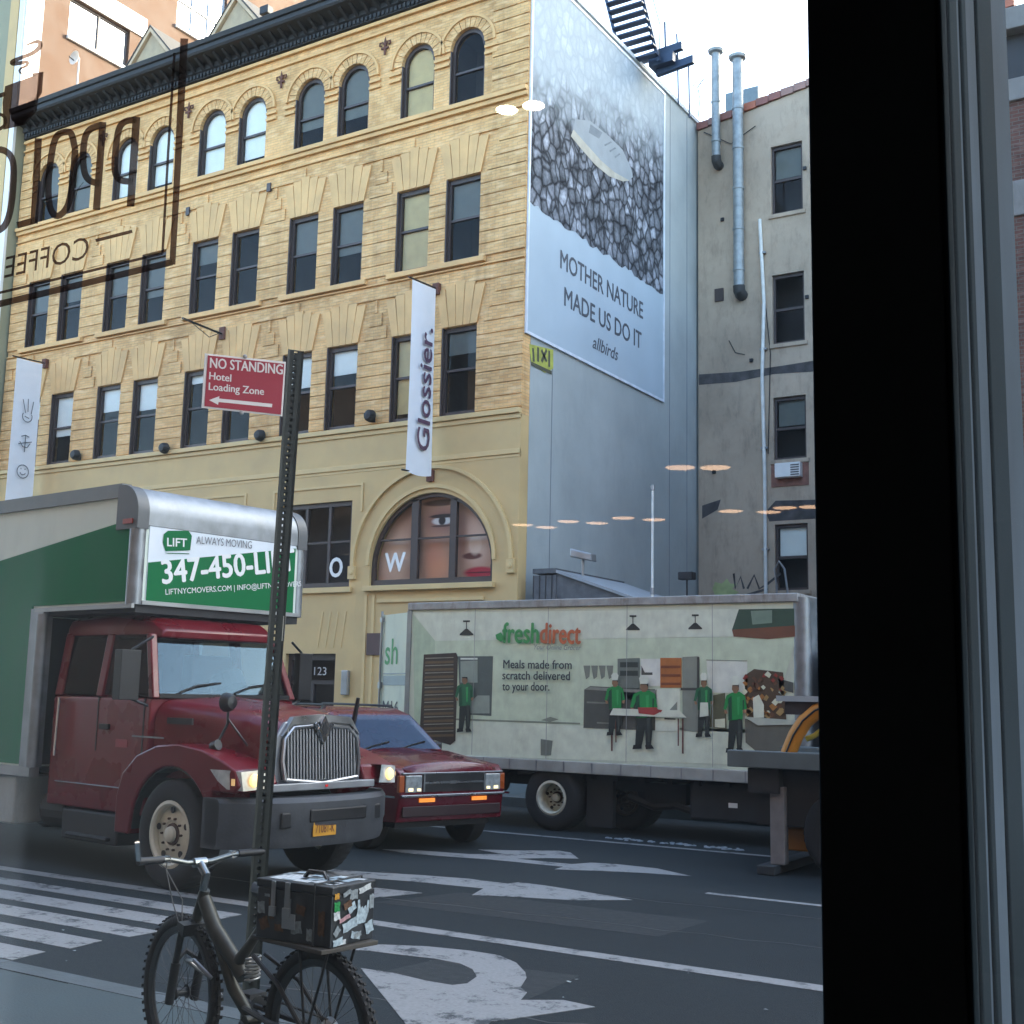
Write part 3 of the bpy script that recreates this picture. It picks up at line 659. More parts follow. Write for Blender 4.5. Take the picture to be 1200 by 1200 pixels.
# ---------------------------------------------------------------- side wall: billboard and its surroundings (plane X = BX1)
bb = thing('billboard', 'tall pale blue advertising mural with pebbles and a shoe on the grey side wall', 'billboard', (BX1, 23.7, 10.3))
SX = BX1+.035
MB(mat('billboard pale blue', (.43, .52, .59), .9, var=.05, vs=.7, spec=.08)).box(BX1+.004, SX, 23.72, 31.32, 10.35, 19.72).build('panel', bb, world=True)
fr = MB(mat('billboard border', (.66, .72, .80), .6))
for a, b, c, d_ in ((23.66, 23.719, 10.28, 19.8), (31.321, 31.4, 10.28, 19.8), (23.72, 31.32, 10.28, 10.349), (23.72, 31.32, 19.721, 19.8)): fr.box(BX1+.004, SX+.02, a, b, c, d_)
fr.build('border', bb, world=True)
def pebble_mat():
    m, nt, b = newmat('printed pebbles'); L = nt.links; b.inputs['Roughness'].default_value = .95; b.inputs['Specular IOR Level'].default_value = .05
    g = N(nt, 'NewGeometry'); mp = N(nt, 'Mapping'); mp.inputs['Scale'].default_value = (1, 1.9, 1.35); L.new(g.outputs['Position'], mp.inputs[0])
    nz = N(nt, 'TexNoise'); nz.inputs['Scale'].default_value = 1.6; L.new(g.outputs['Position'], nz.inputs['Vector'])
    va = N(nt, 'VectorMath', operation='MULTIPLY_ADD'); va.inputs[1].default_value = (.5, .5, .5); L.new(nz.outputs['Color'], va.inputs[0]); L.new(mp.outputs[0], va.inputs[2])
    v1 = N(nt, 'TexVoronoi', feature='DISTANCE_TO_EDGE'); v1.inputs['Scale'].default_value = 1.75; L.new(va.outputs[0], v1.inputs['Vector'])
    v2 = N(nt, 'TexVoronoi', feature='F1'); v2.inputs['Scale'].default_value = 1.75; L.new(va.outputs[0], v2.inputs['Vector'])
    r1 = N(nt, 'MapRange'); r1.interpolation_type = 'SMOOTHSTEP'; r1.inputs[1].default_value = .01; r1.inputs[2].default_value = .14; r1.inputs[3].default_value = .11; r1.inputs[4].default_value = .34
    L.new(v1.outputs['Distance'], r1.inputs[0])
    sc = N(nt, 'SeparateColor'); L.new(v2.outputs['Color'], sc.inputs[0])
    r2 = N(nt, 'MapRange'); r2.inputs[3].default_value = .4; r2.inputs[4].default_value = 1.15; L.new(sc.outputs[0], r2.inputs[0])
    n5 = N(nt, 'TexNoise'); n5.inputs['Scale'].default_value = 9; n5.inputs['Detail'].default_value = 8; L.new(g.outputs['Position'], n5.inputs['Vector'])
    r3 = N(nt, 'MapRange'); r3.inputs[1].default_value = .3; r3.inputs[2].default_value = .7; r3.inputs[3].default_value = .6; r3.inputs[4].default_value = 1.3; L.new(n5.outputs['Fac'], r3.inputs[0])
    rf = N(nt, 'MapRange'); rf.inputs[1].default_value = .1; rf.inputs[2].default_value = .75; rf.inputs[3].default_value = 1.25; rf.inputs[4].default_value = .45; L.new(v2.outputs['Distance'], rf.inputs[0])
    m0 = N(nt, 'Math', operation='MULTIPLY'); L.new(r1.outputs[0], m0.inputs[0]); L.new(rf.outputs[0], m0.inputs[1])
    m1 = N(nt, 'Math', operation='MULTIPLY'); L.new(m0.outputs[0], m1.inputs[0]); L.new(r2.outputs[0], m1.inputs[1])
    m2 = N(nt, 'Math', operation='MULTIPLY'); L.new(m1.outputs[0], m2.inputs[0]); L.new(r3.outputs[0], m2.inputs[1])
    # pale surf printed across the upper left of the picture
    sp = N(nt, 'SeparateXYZ'); L.new(g.outputs['Position'], sp.inputs[0])
    ma = N(nt, 'Math', operation='MULTIPLY_ADD'); ma.inputs[1].default_value = -.22; L.new(sp.outputs[1], ma.inputs[0]); L.new(sp.outputs[2], ma.inputs[2])
    mb_ = N(nt, 'Math', operation='MULTIPLY_ADD'); mb_.inputs[1].default_value = 1.6; L.new(nz.outputs['Fac'], mb_.inputs[0]); L.new(ma.outputs[0], mb_.inputs[2])
    r4 = N(nt, 'MapRange'); r4.interpolation_type = 'SMOOTHSTEP'; r4.inputs[1].default_value = 11.0; r4.inputs[2].default_value = 12.9; r4.inputs[3].default_value = 0; r4.inputs[4].default_value = .72
    L.new(mb_.outputs[0], r4.inputs[0])
    cc = N(nt, 'CombineColor')
    for i, k in enumerate((.92, 1.0, 1.16)):
        mm = N(nt, 'Math', operation='MULTIPLY'); mm.inputs[1].default_value = k; L.new(m2.outputs[0], mm.inputs[0]); L.new(mm.outputs[0], cc.inputs[i])
    mx = N(nt, 'Mix', data_type='RGBA'); L.new(r4.outputs[0], mx.inputs[0]); L.new(cc.outputs[0], mx.inputs[6]); mx.inputs[7].default_value = (.46, .54, .60, 1)
    L.new(mx.outputs[2], b.inputs['Base Color']); return m
pz = MB(pebble_mat()); edge = [(23.74, 13.55)]
for i in range(1, 40):
    y = 23.74+7.56*i/40; edge.append((y, 13.5+random.uniform(-.05, .09)))
edge += [(31.3, 13.5), (31.3, 19.7), (23.74, 19.7)]
pz.flat([(SX+.004, a, b) for a, b in edge]); pz.build('picture', bb, world=True, fix=False)
def W(px, py, d=.01): q = at(px, py, 0, BX1); return (SX+d, q.y, q.z)
shoe = MB(mat('printed shoe pale', (.30, .34, .37), .9, spec=.05, var=.08, vs=2)).flat([W(*p) for p in ((672,140),(690,142),(712,160),(728,176),(738,198),(740,208),(734,213),(716,206),(700,190),(684,170),(670,155))])
shoe.m(mat('printed shoe sole', (.42, .41, .36), .9, spec=.05)).flat([W(*p, .014) for p in ((670,152),(684,168),(702,188),(718,202),(736,212),(728,213),(712,207),(696,194),(680,176),(667,160))])
shoe.m(mat('printed shoe shade', (.20, .23, .26), .9, spec=.05)).flat([W(*p, .016) for p in ((690,146),(704,156),(700,163),(688,156))])
for a in range(3): shoe.flat([W(*p, .016) for p in ((706+6*a,170+7*a),(714+5*a,166+7*a),(715+5*a,167.5+7*a),(707+6*a,172+7*a))])
shoe.build('shoe_print', bb, world=True, fix=False)
lt = mat('mural lettering', (.07, .085, .11), .6, var=0)
text('MOTHER NATURE', 'lettering', lt, (SX, 25.25, 12.38), (0,1,0), (0,0,1), 4.72, .50, bb, True, depth=.006, bold=.02)
text('MADE US DO IT', 'lettering', lt, (SX, 25.48, 11.48), (0,1,0), (0,0,1), 4.40, .50, bb, True, depth=.006, bold=.02)
text('allbirds', 'logo', lt, (SX, 27.0, 10.78), (0,1,0), (0,0,1), 1.45, .36, bb, True, depth=.006, shear=.3, bold=.02)
gs = MB(mat('yellow painted tag', (.42, .44, .08), .7, var=.3, vs=4)).flat([W(*p, -.025) for p in ((620,403),(648,410),(648,432),(638,437),(622,425))])
gs.m(mat('tag outline', (.08, .08, .05), .7))
for a in ((624,408,625,424),(630,407,630,424),(634,410,640,424),(640,410,634,424),(643,411,643,430),(622,426,646,437)):
    p0 = W(a[0], a[1], -.02); p1 = W(a[2], a[3], -.02); mbp = []
    ribbon([(p0[1], p0[2]), (p1[1], p1[2])], .09, lambda u, v: (SX-.02, u, v), gs)
tag(gs.build('graffiti_tag', world=False, fix=False), 'yellow spray-painted graffiti tag on the grey side wall below the mural', 'graffiti')
for y in (25.0, 31.85, 33.1):
    MB(mat('wall joint', (.2, .23, .26), .8)).box(BX1-.001, BX1+.006, y, y+.03, .2, 19.8 if y > 31 else 10.2).build('wall_seam', B, world=True)
MB(mat('light coping', (.5, .55, .58), .7)).box(BX1-.34, BX1+.06, 23.9, 37.9, 19.9, 20.02).build('coping', B, world=True)
# ---------------------------------------------------------------- roof stair and steel deck
st = thing('roof_stair', 'dark steel stair climbing above the top of the mural wall', 'stair', (-15.2, 29.6, 19.9))
a0 = at(770, 72, 1, 30)-Vector((-15.2, 29.6, 19.9)); a1 = at(728, -40, 1, 30)-Vector((-15.2, 29.6, 19.9))
stm = mat('stair steel', (.03, .05, .09), .5, .4)
p0 = at(752, 72, 1, 29.6); p1 = at(721, -45, 1, 29.6); base = Vector((-15.2, 29.6, 19.9)); wv = at(770, 68, 1, 29.6)-at(730, 76, 1, 29.6)
dv = (p1-p0); 
for s_ in (-.55, .55):
    a = p0-base+Vector((s_, 0, 0)); b = a+dv
    MB(stm).box(0, 0, 0, 0, 0, 0) if False else None
    MB(stm).prism([(a.x-.05, a.z-.15), (a.x+.05, a.z-.15), (b.x+.05, b.z), (b.x-.05, b.z)], 'xz', -.06, .0).build('stringer', st)
for k in range(12):
    q = p0-base+dv*(k/12)
    MB(stm).box(q.x-.55, q.x+.55, -.24, -.0, q.z, q.z+.045).build('tread', st)
a = p0-base+Vector((.62, -.1, .9)); MB(iron).tube([p0-base+Vector((.6, -.1, 0)), a, a+dv], .014, 6).build('handrail', st)
dk = thing('steel_deck', 'dark steel roof platform on thin posts at the foot of the stair', 'platform', (-14, 30, 19.9))
bs = Vector((-14, 30, 19.9))
for (xa, ya, xb, yb_) in ((748, 72, 800, 54), (770, 86, 813, 70)):
    q0 = at(xa, ya, 1, 30)-bs; q1 = at(xb, yb_, 1, 30)-bs
    MB(stm).prism([(q0.x, q0.z-.1), (q1.x, q1.z-.1), (q1.x, q1.z+.12), (q0.x, q0.z+.12)], 'xz', -.08, .08).build('beam', dk)
q = at(782, 72, 1, 30)-bs; MB(stm).box(q.x-.45, q.x+.3, -.3, .3, q.z-.18, q.z+.12).build('deck_box', dk)
for px, ya, yb_ in ((794, 60, 122), (807, 74, 138), (779, 26, 62), (793, 40, 58)):
    q0 = at(px, ya, 1, 30)-bs; q1 = at(px+1, yb_, 1, 30)-bs; MB(stm).cyl(q0, q1, .025 if px != 779 else .03, n=8).build('post', dk)
bk = MB(mat('grey parapet blocks', (.33, .36, .38), .8)); bk.box(-15.1, -14.62, 28.4, 33.3, 20.03, 20.25); tag(bk.build('parapet_curb'), 'low grey curb of blocks along the roof edge behind the mural', 'parapet')
# ---------------------------------------------------------------- beige building at the back of the lot
EY = 33.8
beige = mat('weathered beige stucco', (.50, .40, .30), .9, var=.14, vs=.7, bump=.4, bs=8, dirt=.8, dc=(.27, .22, .17), blotch=.35)
E_ = thing('stucco_building', 'weathered beige stucco rear building with sash windows and rooftop flues', 'building', (-9.5, EY, 0))
EW = [(-12.04, -11.06), (-8.6, -7.6)]; EZ = [(4.98, 6.9), (8.8, 10.68), (12.3, 14.44), (16.34, 18.52)]
ew = MB(beige)
e = -14.42
zs = 0
for z0, z1 in EZ:
    ew.box(-14.42, -5.1, EY, EY+.3, zs, z0)
    for a, b in ((-14.42, EW[0][0]), (EW[0][1], EW[1][0]), (EW[1][1], -5.1)): ew.box(a, b, EY, EY+.3, z0, z1)
    zs = z1
ew.box(-14.42, -5.1, EY, EY+.3, zs, 19.55); ew.prism([(-14.42, 19.55), (-5.1, 19.55), (-5.1, 20.75), (-10.9, 20.15), (-14.42, 19.6)], 'xz', EY, EY+.3)
ew.build('wall', E_, world=True)
MB(darkroom).box(-14.3, -5.2, EY+1.0, EY+14, 0, 19.4).build('interior', E_, world=True)
for i, (a, b) in enumerate(EW):
    for j, (z0, z1) in enumerate(EZ):
        m = MB(frame_br); m.box(a, a+.07, EY+.1, EY+.2, z0, z1); m.box(b-.07, b, EY+.1, EY+.2, z0, z1); m.box(a+.07, b-.07, EY+.1, EY+.2, z0, z0+.08); m.box(a+.07, b-.07, EY+.1, EY+.2, z1-.1, z1)
        m.box(a+.07, b-.07, EY+.12, EY+.22, (z0+z1)/2-.04, (z0+z1)/2+.04)
        wn = m.build('window', E_, world=True)
        MB(winglass).flat([(a+.02, EY+.16, z0+.02), (b-.02, EY+.16, z0+.02), (b-.02, EY+.16, z1-.02), (a+.02, EY+.16, z1-.02)]).build('pane', wn, world=True)
        if j in (0, 1, 3): MB(blindg if j else blindm).box(a+.09, b-.09, EY+.22, EY+.23, (z0+z1)/2+(.1 if j else -.0), z1-.1).build('blind', wn, world=True)
        MB(beige).box(a-.08, b+.08, EY-.06, EY-.002, z0-.12, z0-.005).build('sill', wn, world=True)
cps = [MB(mat('terracotta coping tile %d' % k_, c_, .6, var=.25, vs=3)).prism([(-.19, 0), (.19, .03), (.19, .26), (-.19, .23)], 'xz', -.08, .36).mesh('coping_tile', fix=True) for k_, c_ in enumerate(((.36, .11, .06), (.24, .09, .07), (.42, .24, .19), (.30, .17, .14)))]
for i in range(24):
    x = -14.25+i*.395; z = 19.62+(x+14.42)*.155; inst('coping_tile', random.choice(cps), E_, Vector((x, EY, z-.02+random.uniform(-.01,.01)))-E_.location)
# dark tar stain band and patches are wear on the stucco, thin coats of tar
tar = mat('tar band', (.07, .065, .065), .9, var=.5, vs=3)
def tarp(pts, d=.006): m = MB(tar).flat([(x, EY-d, z) for x, z in pts]); m.build('tar_patch', E_, world=True, fix=False)
tarp([(-14.4, 11.35), (-13.2, 11.3), (-12, 11.4), (-10.9, 11.33), (-9, 11.36), (-9, 11.62), (-10.6, 11.66), (-11.8, 11.62), (-13.1, 11.6), (-14.4, 11.68)])
tarp([(-12.2, 7.0), (-10.8, 7.0), (-10.8, 7.55), (-12.0, 7.6), (-12.3, 7.3)]); tarp([(-14.3, 7.2), (-14.3, 7.6), (-13.7, 7.75), (-13.8, 7.45)])

br2 = mat('exposed red brick', (.25, .12, .09), .9, var=.3, vs=6)
MB(br2).box(-12.12, -11.0, EY-.03, EY-.002, 8.0, 8.66).build('brick_patch', E_, world=True)
ac = thing('air_conditioner', 'white window air conditioner set in a red brick patch of the stucco wall', 'air conditioner', (-11.55, EY, 8.15))
MB(white).box(-.38, .38, -.28, -.031, .08, .5).build('case', ac, bevel=.02)
for k in range(5): MB(mat('vent dark', (.08, .08, .08), .6)).box(.1, .35, -.29, -.281, .12+.07*k, .155+.07*k).build('louvre', ac)
m = MB(frame_br).box(-13.86, -13.58, EY-.05, EY+.02, 13.9, 14.3); m.build('wall_hatch', E_, world=True)
# flues and pipes
flm = mat('galvanised flue', (.30, .33, .34), .55, .5, var=.25, vs=5)
def flue(x, z0, z1, r, label):
    t = thing('flue_pipe', label, 'flue', (x, EY-.28, z0), group=None)
    MB(flm).cyl((0, 0, .1), (0, 0, z1-z0-.15), r, n=14).build('pipe', t, smooth=True)
    for k in range(int((z1-z0)/1.3)): MB(flm).cyl((0, 0, .6+1.3*k), (0, 0, .68+1.3*k), r+.02, n=14).build('joint_ring', t, smooth=True)
    MB(flm).lathe([(r, 0), (r, .05), (r+.1, .08), (r+.12, .16), (r+.04, .2), (.001, .22)], (0, 0, z1-z0-.2), 'z', 14).build('cap', t, smooth=True)
    MB(mat('sooty elbow', (.05, .05, .05), .8)).tube([(0, 0, .15), (0, .02, 0), (0, .14, -.08), (0, .27, -.08)], r+.02, 12).build('elbow', t, smooth=True)
flue(-13.70, 18.35, 22.05, .13, 'shorter galvanised flue pipe at the top left of the stucco wall')
flue(-12.98, 14.05, 21.65, .16, 'long galvanised flue pipe running down the stucco wall')
dp = thing('drain_pipe', 'long thin white drain pipe on the stucco wall beside the sash windows', 'pipe', (-12.3, EY-.08, .15))
MB(mat('white pipe', (.70, .70, .66), .5)).tube([(0, 0, 0), (0, 0, 8.4), (-.05, 0, 11.2), (.03, 0, 13.5), (-.08, 0, 16.1)], .055, 8).build('pipe', dp, smooth=True)
for z in (3, 6, 9, 12, 15): MB(steel).box(-.1, .1, -.04, .08, z, z+.06).build('strap', dp)
tk = thing('roof_unit', 'grey sheet metal box unit on the stucco building roof behind the flues', 'roof unit', (-12.75, EY+1.5, 19.4))
q = at(850, 135, 1, EY+1.5); q1 = at(888, 100, 1, EY+1.5)
MB(mat('unit grey', (.16, .22, .25), .6)).box(q.x+12.75, q1.x+12.75, 0, 1.2, 0, q1.z-19.4).build('case', tk, bevel=.02)
MB(iron).box(q.x+12.85, q1.x+12.65, -.02, .0, .3, .36).build('seam', tk)
an = thing('roof_antenna', 'thin bent aerial on the wall top between the mural wall and the stucco building', 'antenna', (-14.2, 33.3, 19.9))
MB(steel).tube([(0, 0, -.1), (.06, 0, .5), (-.02, 0, .9), (.2, 0, 1.15)], .02, 6).tube([(-.2, 0, .95), (.02, 0, 1.2), (.15, 0, .9)], .015, 6).tube([(-.12, 0, .75), (.1, 0, .8)], .012, 6).build('mast', an)
for pts in (((-14.2, 19.5), (-13.3, 18.9), (-12.5, 19.3)), ((-12.4, 15.4), (-12.1, 12.0), (-12.2, 9.0)), ((-13.4, 12.6), (-13.2, 12.2), (-12.9, 12.1))):
    MB(iron).tube([(x, EY-.05, z) for x, z in pts], .014, 5).build('cable', E_, world=True)
for (x, z) in ((-13.9, 8.6), (-13.6, 16.5), (-12.7, 11.9), (-10.98, 17.6), (-10.97, 13.6)): MB(iron).box(x-.05, x+.05, EY-.07, EY-.002, z-.05, z+.05).build('anchor_bolt', E_, world=True)
# graffiti on the stucco near the truck roof
gr = MB(mat('pale green spray paint', (.38, .44, .20), .8, var=.2)); 
def EP(px, py, d): q = at(px, py, 1, EY); return (q.x, EY-d, q.z)
gr.flat([EP(*p, .01) for p in ((835,690),(838,682),(846,684),(852,678),(856,684),(864,684),(858,690),(866,694),(856,700),(846,702),(838,698))])
gr.m(tar)
for a in ([(860,672),(862,690),(868,676),(872,690)], [(876,690),(884,674),(890,690),(900,684),(915,672)], [(866,700),(900,690)]):
    ribbon([(at(*p, 1, EY).x, at(*p, 1, EY).z) for p in a], .07, lambda u, v: (u, EY-.012, v), gr)
tag(gr.build('graffiti', fix=False), 'pale green and black graffiti scrawl low on the stucco wall above the box truck', 'graffiti')
# ---------------------------------------------------------------- red brick building right of the lot
R_ = thing('red_brick_building', 'red brick corner building with stone bands seen in the right-hand window strip', 'building', (2, FY, 0))
rb = brick_mat('red brick', (.13, .06, .045), (.09, .045, .035), (.12, .11, .10), 'x', .24, .075, .007, .25, .5, big=(.2, .13, .11))
cuts = [(0.152, 3.6), (5.2, 11.0), (11.7, 13.3)]
stn = mat('grey stone band', (.17, .165, .155), .8, var=.15, vs=2, dirt=.3)
m = MB(rb)
RW = [(-4.2, -3.3), (-2.6, -1.7), (-.9, 0.1), (.9, 1.9), (2.6, 3.6), (4.4, 5.4), (6.2, 7.2), (8, 9)][1:]
for z0, z1, win in ((.152, 4.9, 0), (4.9, 6.0, 0), (6.0, 8.0, 1), (8.0, 11.0, 0), (11.7, 12.9, 0), (12.9, 13.3, 0)):
    if not win: m.box(-5, 40, FY, FY+.3, z0, z1)
    else:
        e = -5
        for a, b in RW: m.box(e, a, FY, FY+.3, z0, z1); e = b
        m.box(e, 40, FY, FY+.3, z0, z1)
m.box(-5, -4.7, FY+.301, 40, .152, 14.6); m.build('wall', R_, world=True)
for a, b in RW:
    mm = MB(frame_br).box(a, a+.07, FY+.1, FY+.2, 6, 8).box(b-.07, b, FY+.1, FY+.2, 6, 8).box(a+.07, b-.07, FY+.1, FY+.2, 6, 6.08).box(a+.07, b-.07, FY+.1, FY+.2, 7.9, 8).box(a+.07, b-.07, FY+.1, FY+.2, 6.95, 7.02)
    wn = mm.build('window', R_, world=True); MB(winglass).flat([(a, FY+.15, 6), (b, FY+.15, 6), (b, FY+.15, 8), (a, FY+.15, 8)]).build('pane', wn, world=True)
MB(darkroom).box(-4.6, 39.9, FY+1, 39, .16, 14.5).build('interior', R_, world=True)
for z0, z1, pr, nm in ((11.0, 11.7, .05, 'stone_band'), (13.3, 13.75, .08, 'stone_band'), (14.65, 15.1, .3, 'cornice')): MB(stn).box(-5.05, 40, FY-pr, FY+.35, z0, z1).build(nm, R_, world=True, bevel=.02)
MB(mat('dark frieze', (.01, .012, .015), .6)).box(-5, 40, FY-.02, FY+.32, 13.75, 14.65).build('frieze', R_, world=True)
MB(mat('shop fascia cream', (.62, .58, .46), .6)).box(-4.6, 4, FY-.12, FY-.002, 3.3, 4.1).m(mat('shop fascia green', (.05, .22, .10), .6)).box(-4.6, 4, FY-.12, FY-.002, 2.6, 3.298).build('shop_fascia', R_, world=True)
# unseen tall block added further right to keep the low sun off the lot
T_ = thing('added_sun_blocker', 'tall brown brick apartment block beyond the red brick building', 'building', (18, 50, 0))
MB(brick_mat('brown brick', (.22, .14, .10), (.18, .11, .08), (.2, .18, .16), 'x', .24, .075, .007)).box(10.1, 60, 50, 92, 0, 40).build('wall', T_, world=True)
for k in range(11):
    for j in range(7):
        MB(winglass).box(11+j*2.4, 12.2+j*2.4, 49.95, 49.998, 3+k*3.2, 4.8+k*3.2).build('window', T_, world=True)
# ---------------------------------------------------------------- orange building beyond the left end
OX = -33.93
O_ = thing('orange_building', 'tall orange stucco building with white lintels rising behind the tan brick building', 'building', (-45, 23.3, 0))
om = mat('orange stucco', (.088, .046, .027), .85, var=.08, vs=1.5, bump=.35, bs=12)
o = MB(om)
ows = [(24.9, 27.5, 23.95, 25.42), (29.6, 32.1, 26.75, 30.6), (33.6, 36.2, 23.95, 25.42)]
o.box(OX-.3, OX, 23.9, 24.9, 0, 36); o.box(OX-.3, OX, 24.9, 27.5, 0, 23.95); o.box(OX-.3, OX, 24.9, 27.5, 25.42, 36); o.box(OX-.3, OX, 27.5, 29.6, 0, 36)
o.box(OX-.3, OX, 29.6, 32.1, 0, 26.75); o.box(OX-.3, OX, 29.6, 32.1, 30.6, 36); o.box(OX-.3, OX, 32.1, 48, 0, 36); o.build('wall', O_, world=True)
bl = mat('pale curtain', (.42, .52, .62), .7, var=.1, vs=3)
for a, b, z0, z1, n_ in ((24.9, 27.5, 23.95, 25.42, 2), (29.6, 32.1, 26.75, 30.6, 3)):
    m = MB(frame_br if n_ == 2 else steel); wv = (b-a)/n_
    m.box(OX-.2, OX-.1, a, a+.06, z0, z1); m.box(OX-.2, OX-.1, b-.06, b, z0, z1); m.box(OX-.2, OX-.1, a+.06, b-.06, z0, z0+.06); m.box(OX-.2, OX-.1, a+.06, b-.06, z1-.08, z1)
    for k in range(1, n_): m.box(OX-.19, OX-.09, a+wv*k-.03, a+wv*k+.03, z0+.06, z1-.08)
    if n_ == 3: m.box(OX-.185, OX-.095, a+.06, b-.06, z0+1.1, z0+1.16)
    wn = m.build('window', O_, world=True)
    MB(glass_mat('sky window glass %d' % n_, (.6, .65, .7), extra=.35)).flat([(OX-.15, a, z0), (OX-.15, b, z0), (OX-.15, b, z1), (OX-.15, a, z1)]).build('pane', wn, world=True)
    MB(bl).box(OX-.4, OX-.35, a, b, z0, z1).build('curtain', wn, world=True)
    MB(white).box(OX-.01, OX+.1, a-.05, b+.05, z0-.12, z0-.003).build('sill', wn, world=True)
for a, b, z0, z1 in ((25.0, 28.2, 25.45, 26.2), (33.6, 36.4, 28.1, 29.3)): MB(white).box(OX+.003, OX+.06, a, b, z0, z1).build('lintel', O_, world=True)
# pale cream block at the far left edge
P_ = thing('cream_building', 'pale cream building face at the left edge beside the tan brick one', 'building', (-45, 23.3, 0))
cm = mat('pale greenish cream render', (.29, .285, .19), .8, var=.08, vs=1, dirt=.15, dc=(.3, .3, .23))
MB(cm).box(-60, -34.0, 23.3, 23.88, 0, 36).build('wall', P_, world=True)
MB(cream).box(-34.75, -34.3, 23.2, 23.29, 0, 36).build('pilaster', P_, world=True); MB(white).box(-33.99, -33.93, 23.25, 23.89, 20.4, 36).build('corner_trim', P_, world=True)
MB(white).box(-34.25, -33.995, 23.2, 23.296, 0, 36).build('corner_trim', P_, world=True)
for z in (21.6, 25.5):
    m = MB(frame_br).box(-37.6, -36.0, 23.24, 23.29, z, z+2).build('window', P_, world=True)
    MB(winglass).box(-37.5, -36.1, 23.2, 23.238, z+.08, z+1.92).build('pane', m, world=True)
# ---------------------------------------------------------------- lot: shed, lamp, pole
sh = thing('lot_shed', 'low dark grey shed with sloping roof behind the white box truck', 'shed', (-13, 23.9, .15))
shm = mat('grey weathered panels', (.10, .105, .115), .85, var=.3, vs=4, dirt=.4)
a = at(625, 673, 1, 23.6); b = at(652, 671, 1, 23.6)
MB(shm).box(a.x+13, b.x+13, -.3, 3, 0, b.z-.2).build('wall', sh)
MB(shm).prism([(a.x+13, b.z-.16), (b.x+13, b.z-.16), (b.x+13, b.z-.05), (a.x+13, b.z-.05)], 'xz', -.33, 3.1).build('roof_edge', sh)
c = at(745, 704, 1, 23.6)
MB(shm).prism([(b.x+13.003, 0), (c.x+13.6, 0), (c.x+13.6, c.z-.35), (b.x+13.003, b.z-.16)], 'xz', -.28, 3).build('sloping_wall', sh)
MB(mat('shed flashing', (.28, .30, .32), .6)).prism([(b.x+13.01, b.z-.155), (c.x+13.6, c.z-.345), (c.x+13.6, c.z-.28), (b.x+13.01, b.z-.09)], 'xz', -.34, 3.05).build('flashing', sh)
for k in range(4): MB(iron).box(a.x+13+.16*k, a.x+13.02+.16*k, -.31, -.301, .3, b.z-.2).build('panel_joint', sh)
q = at(683, 672, 1, 23.8); fl = thing('lot_floodlight', 'grey floodlight head on a short post above the shed', 'floodlight', (q.x, 23.8, q.z-.05))
MB(steel).cyl((0, 0, 0), (0, 0, .45), .035).build('post', fl)
m = MB(steel); m.add([(-.28,-.12,.42),(.28,-.12,.3),(.28,.15,.3),(-.28,.15,.42),(-.28,-.12,.62),(.26,-.12,.48),(.26,.15,.48),(-.28,.15,.62)], [(0,3,2,1),(4,5,6,7),(0,1,5,4),(1,2,6,5),(2,3,7,6),(3,0,4,7)]); m.build('lamp_head', fl, bevel=.03)
q = at(765, 572, 1, 25); pp = thing('thin_pole', 'thin white vertical pole standing in the lot before the grey wall', 'pole', (q.x, 25, .15))
MB(mat('white pipe', (.7, .7, .66), .5)).cyl((0, 0, 0), (0, 0, q.z-.15), .03, n=8).build('pole', pp); MB(steel).cyl((0, 0, q.z-.2), (0, 0, q.z-.08), .05, n=10).build('cap', pp); MB(steel).cyl((0, 0, 4), (0, 0, 4.15), .045, n=10).build('collar', pp)
q = at(805, 677, 1, 26); pl = thing('lot_lamp', 'small dark box lamp on a thin post near the corner of the lot', 'lamp', (q.x, 26, .15))
MB(iron).cyl((0, 0, 0), (0, 0, q.z-.2), .02).build('post', pl); MB(iron).box(-.18, .18, -.12, .12, q.z-.2, q.z-.02).build('lamp_head', pl, bevel=.02)
q = at(912, 660, 1, 30); cv = thing('bent_pipe', 'thin bent grey hook pipe rising above the box truck roof', 'pipe', (q.x, 30, .15)); h = q.z
MB(steel).tube([(-.05, 0, 0), (-.05, 0, h-.7), (-.1, 0, h-.3), (.02, 0, h-.1), (.16, 0, h-.3), (.28, 0, h-1.2), (.3, 0, 0)], .03, 6).build('pipe', cv, smooth=True)
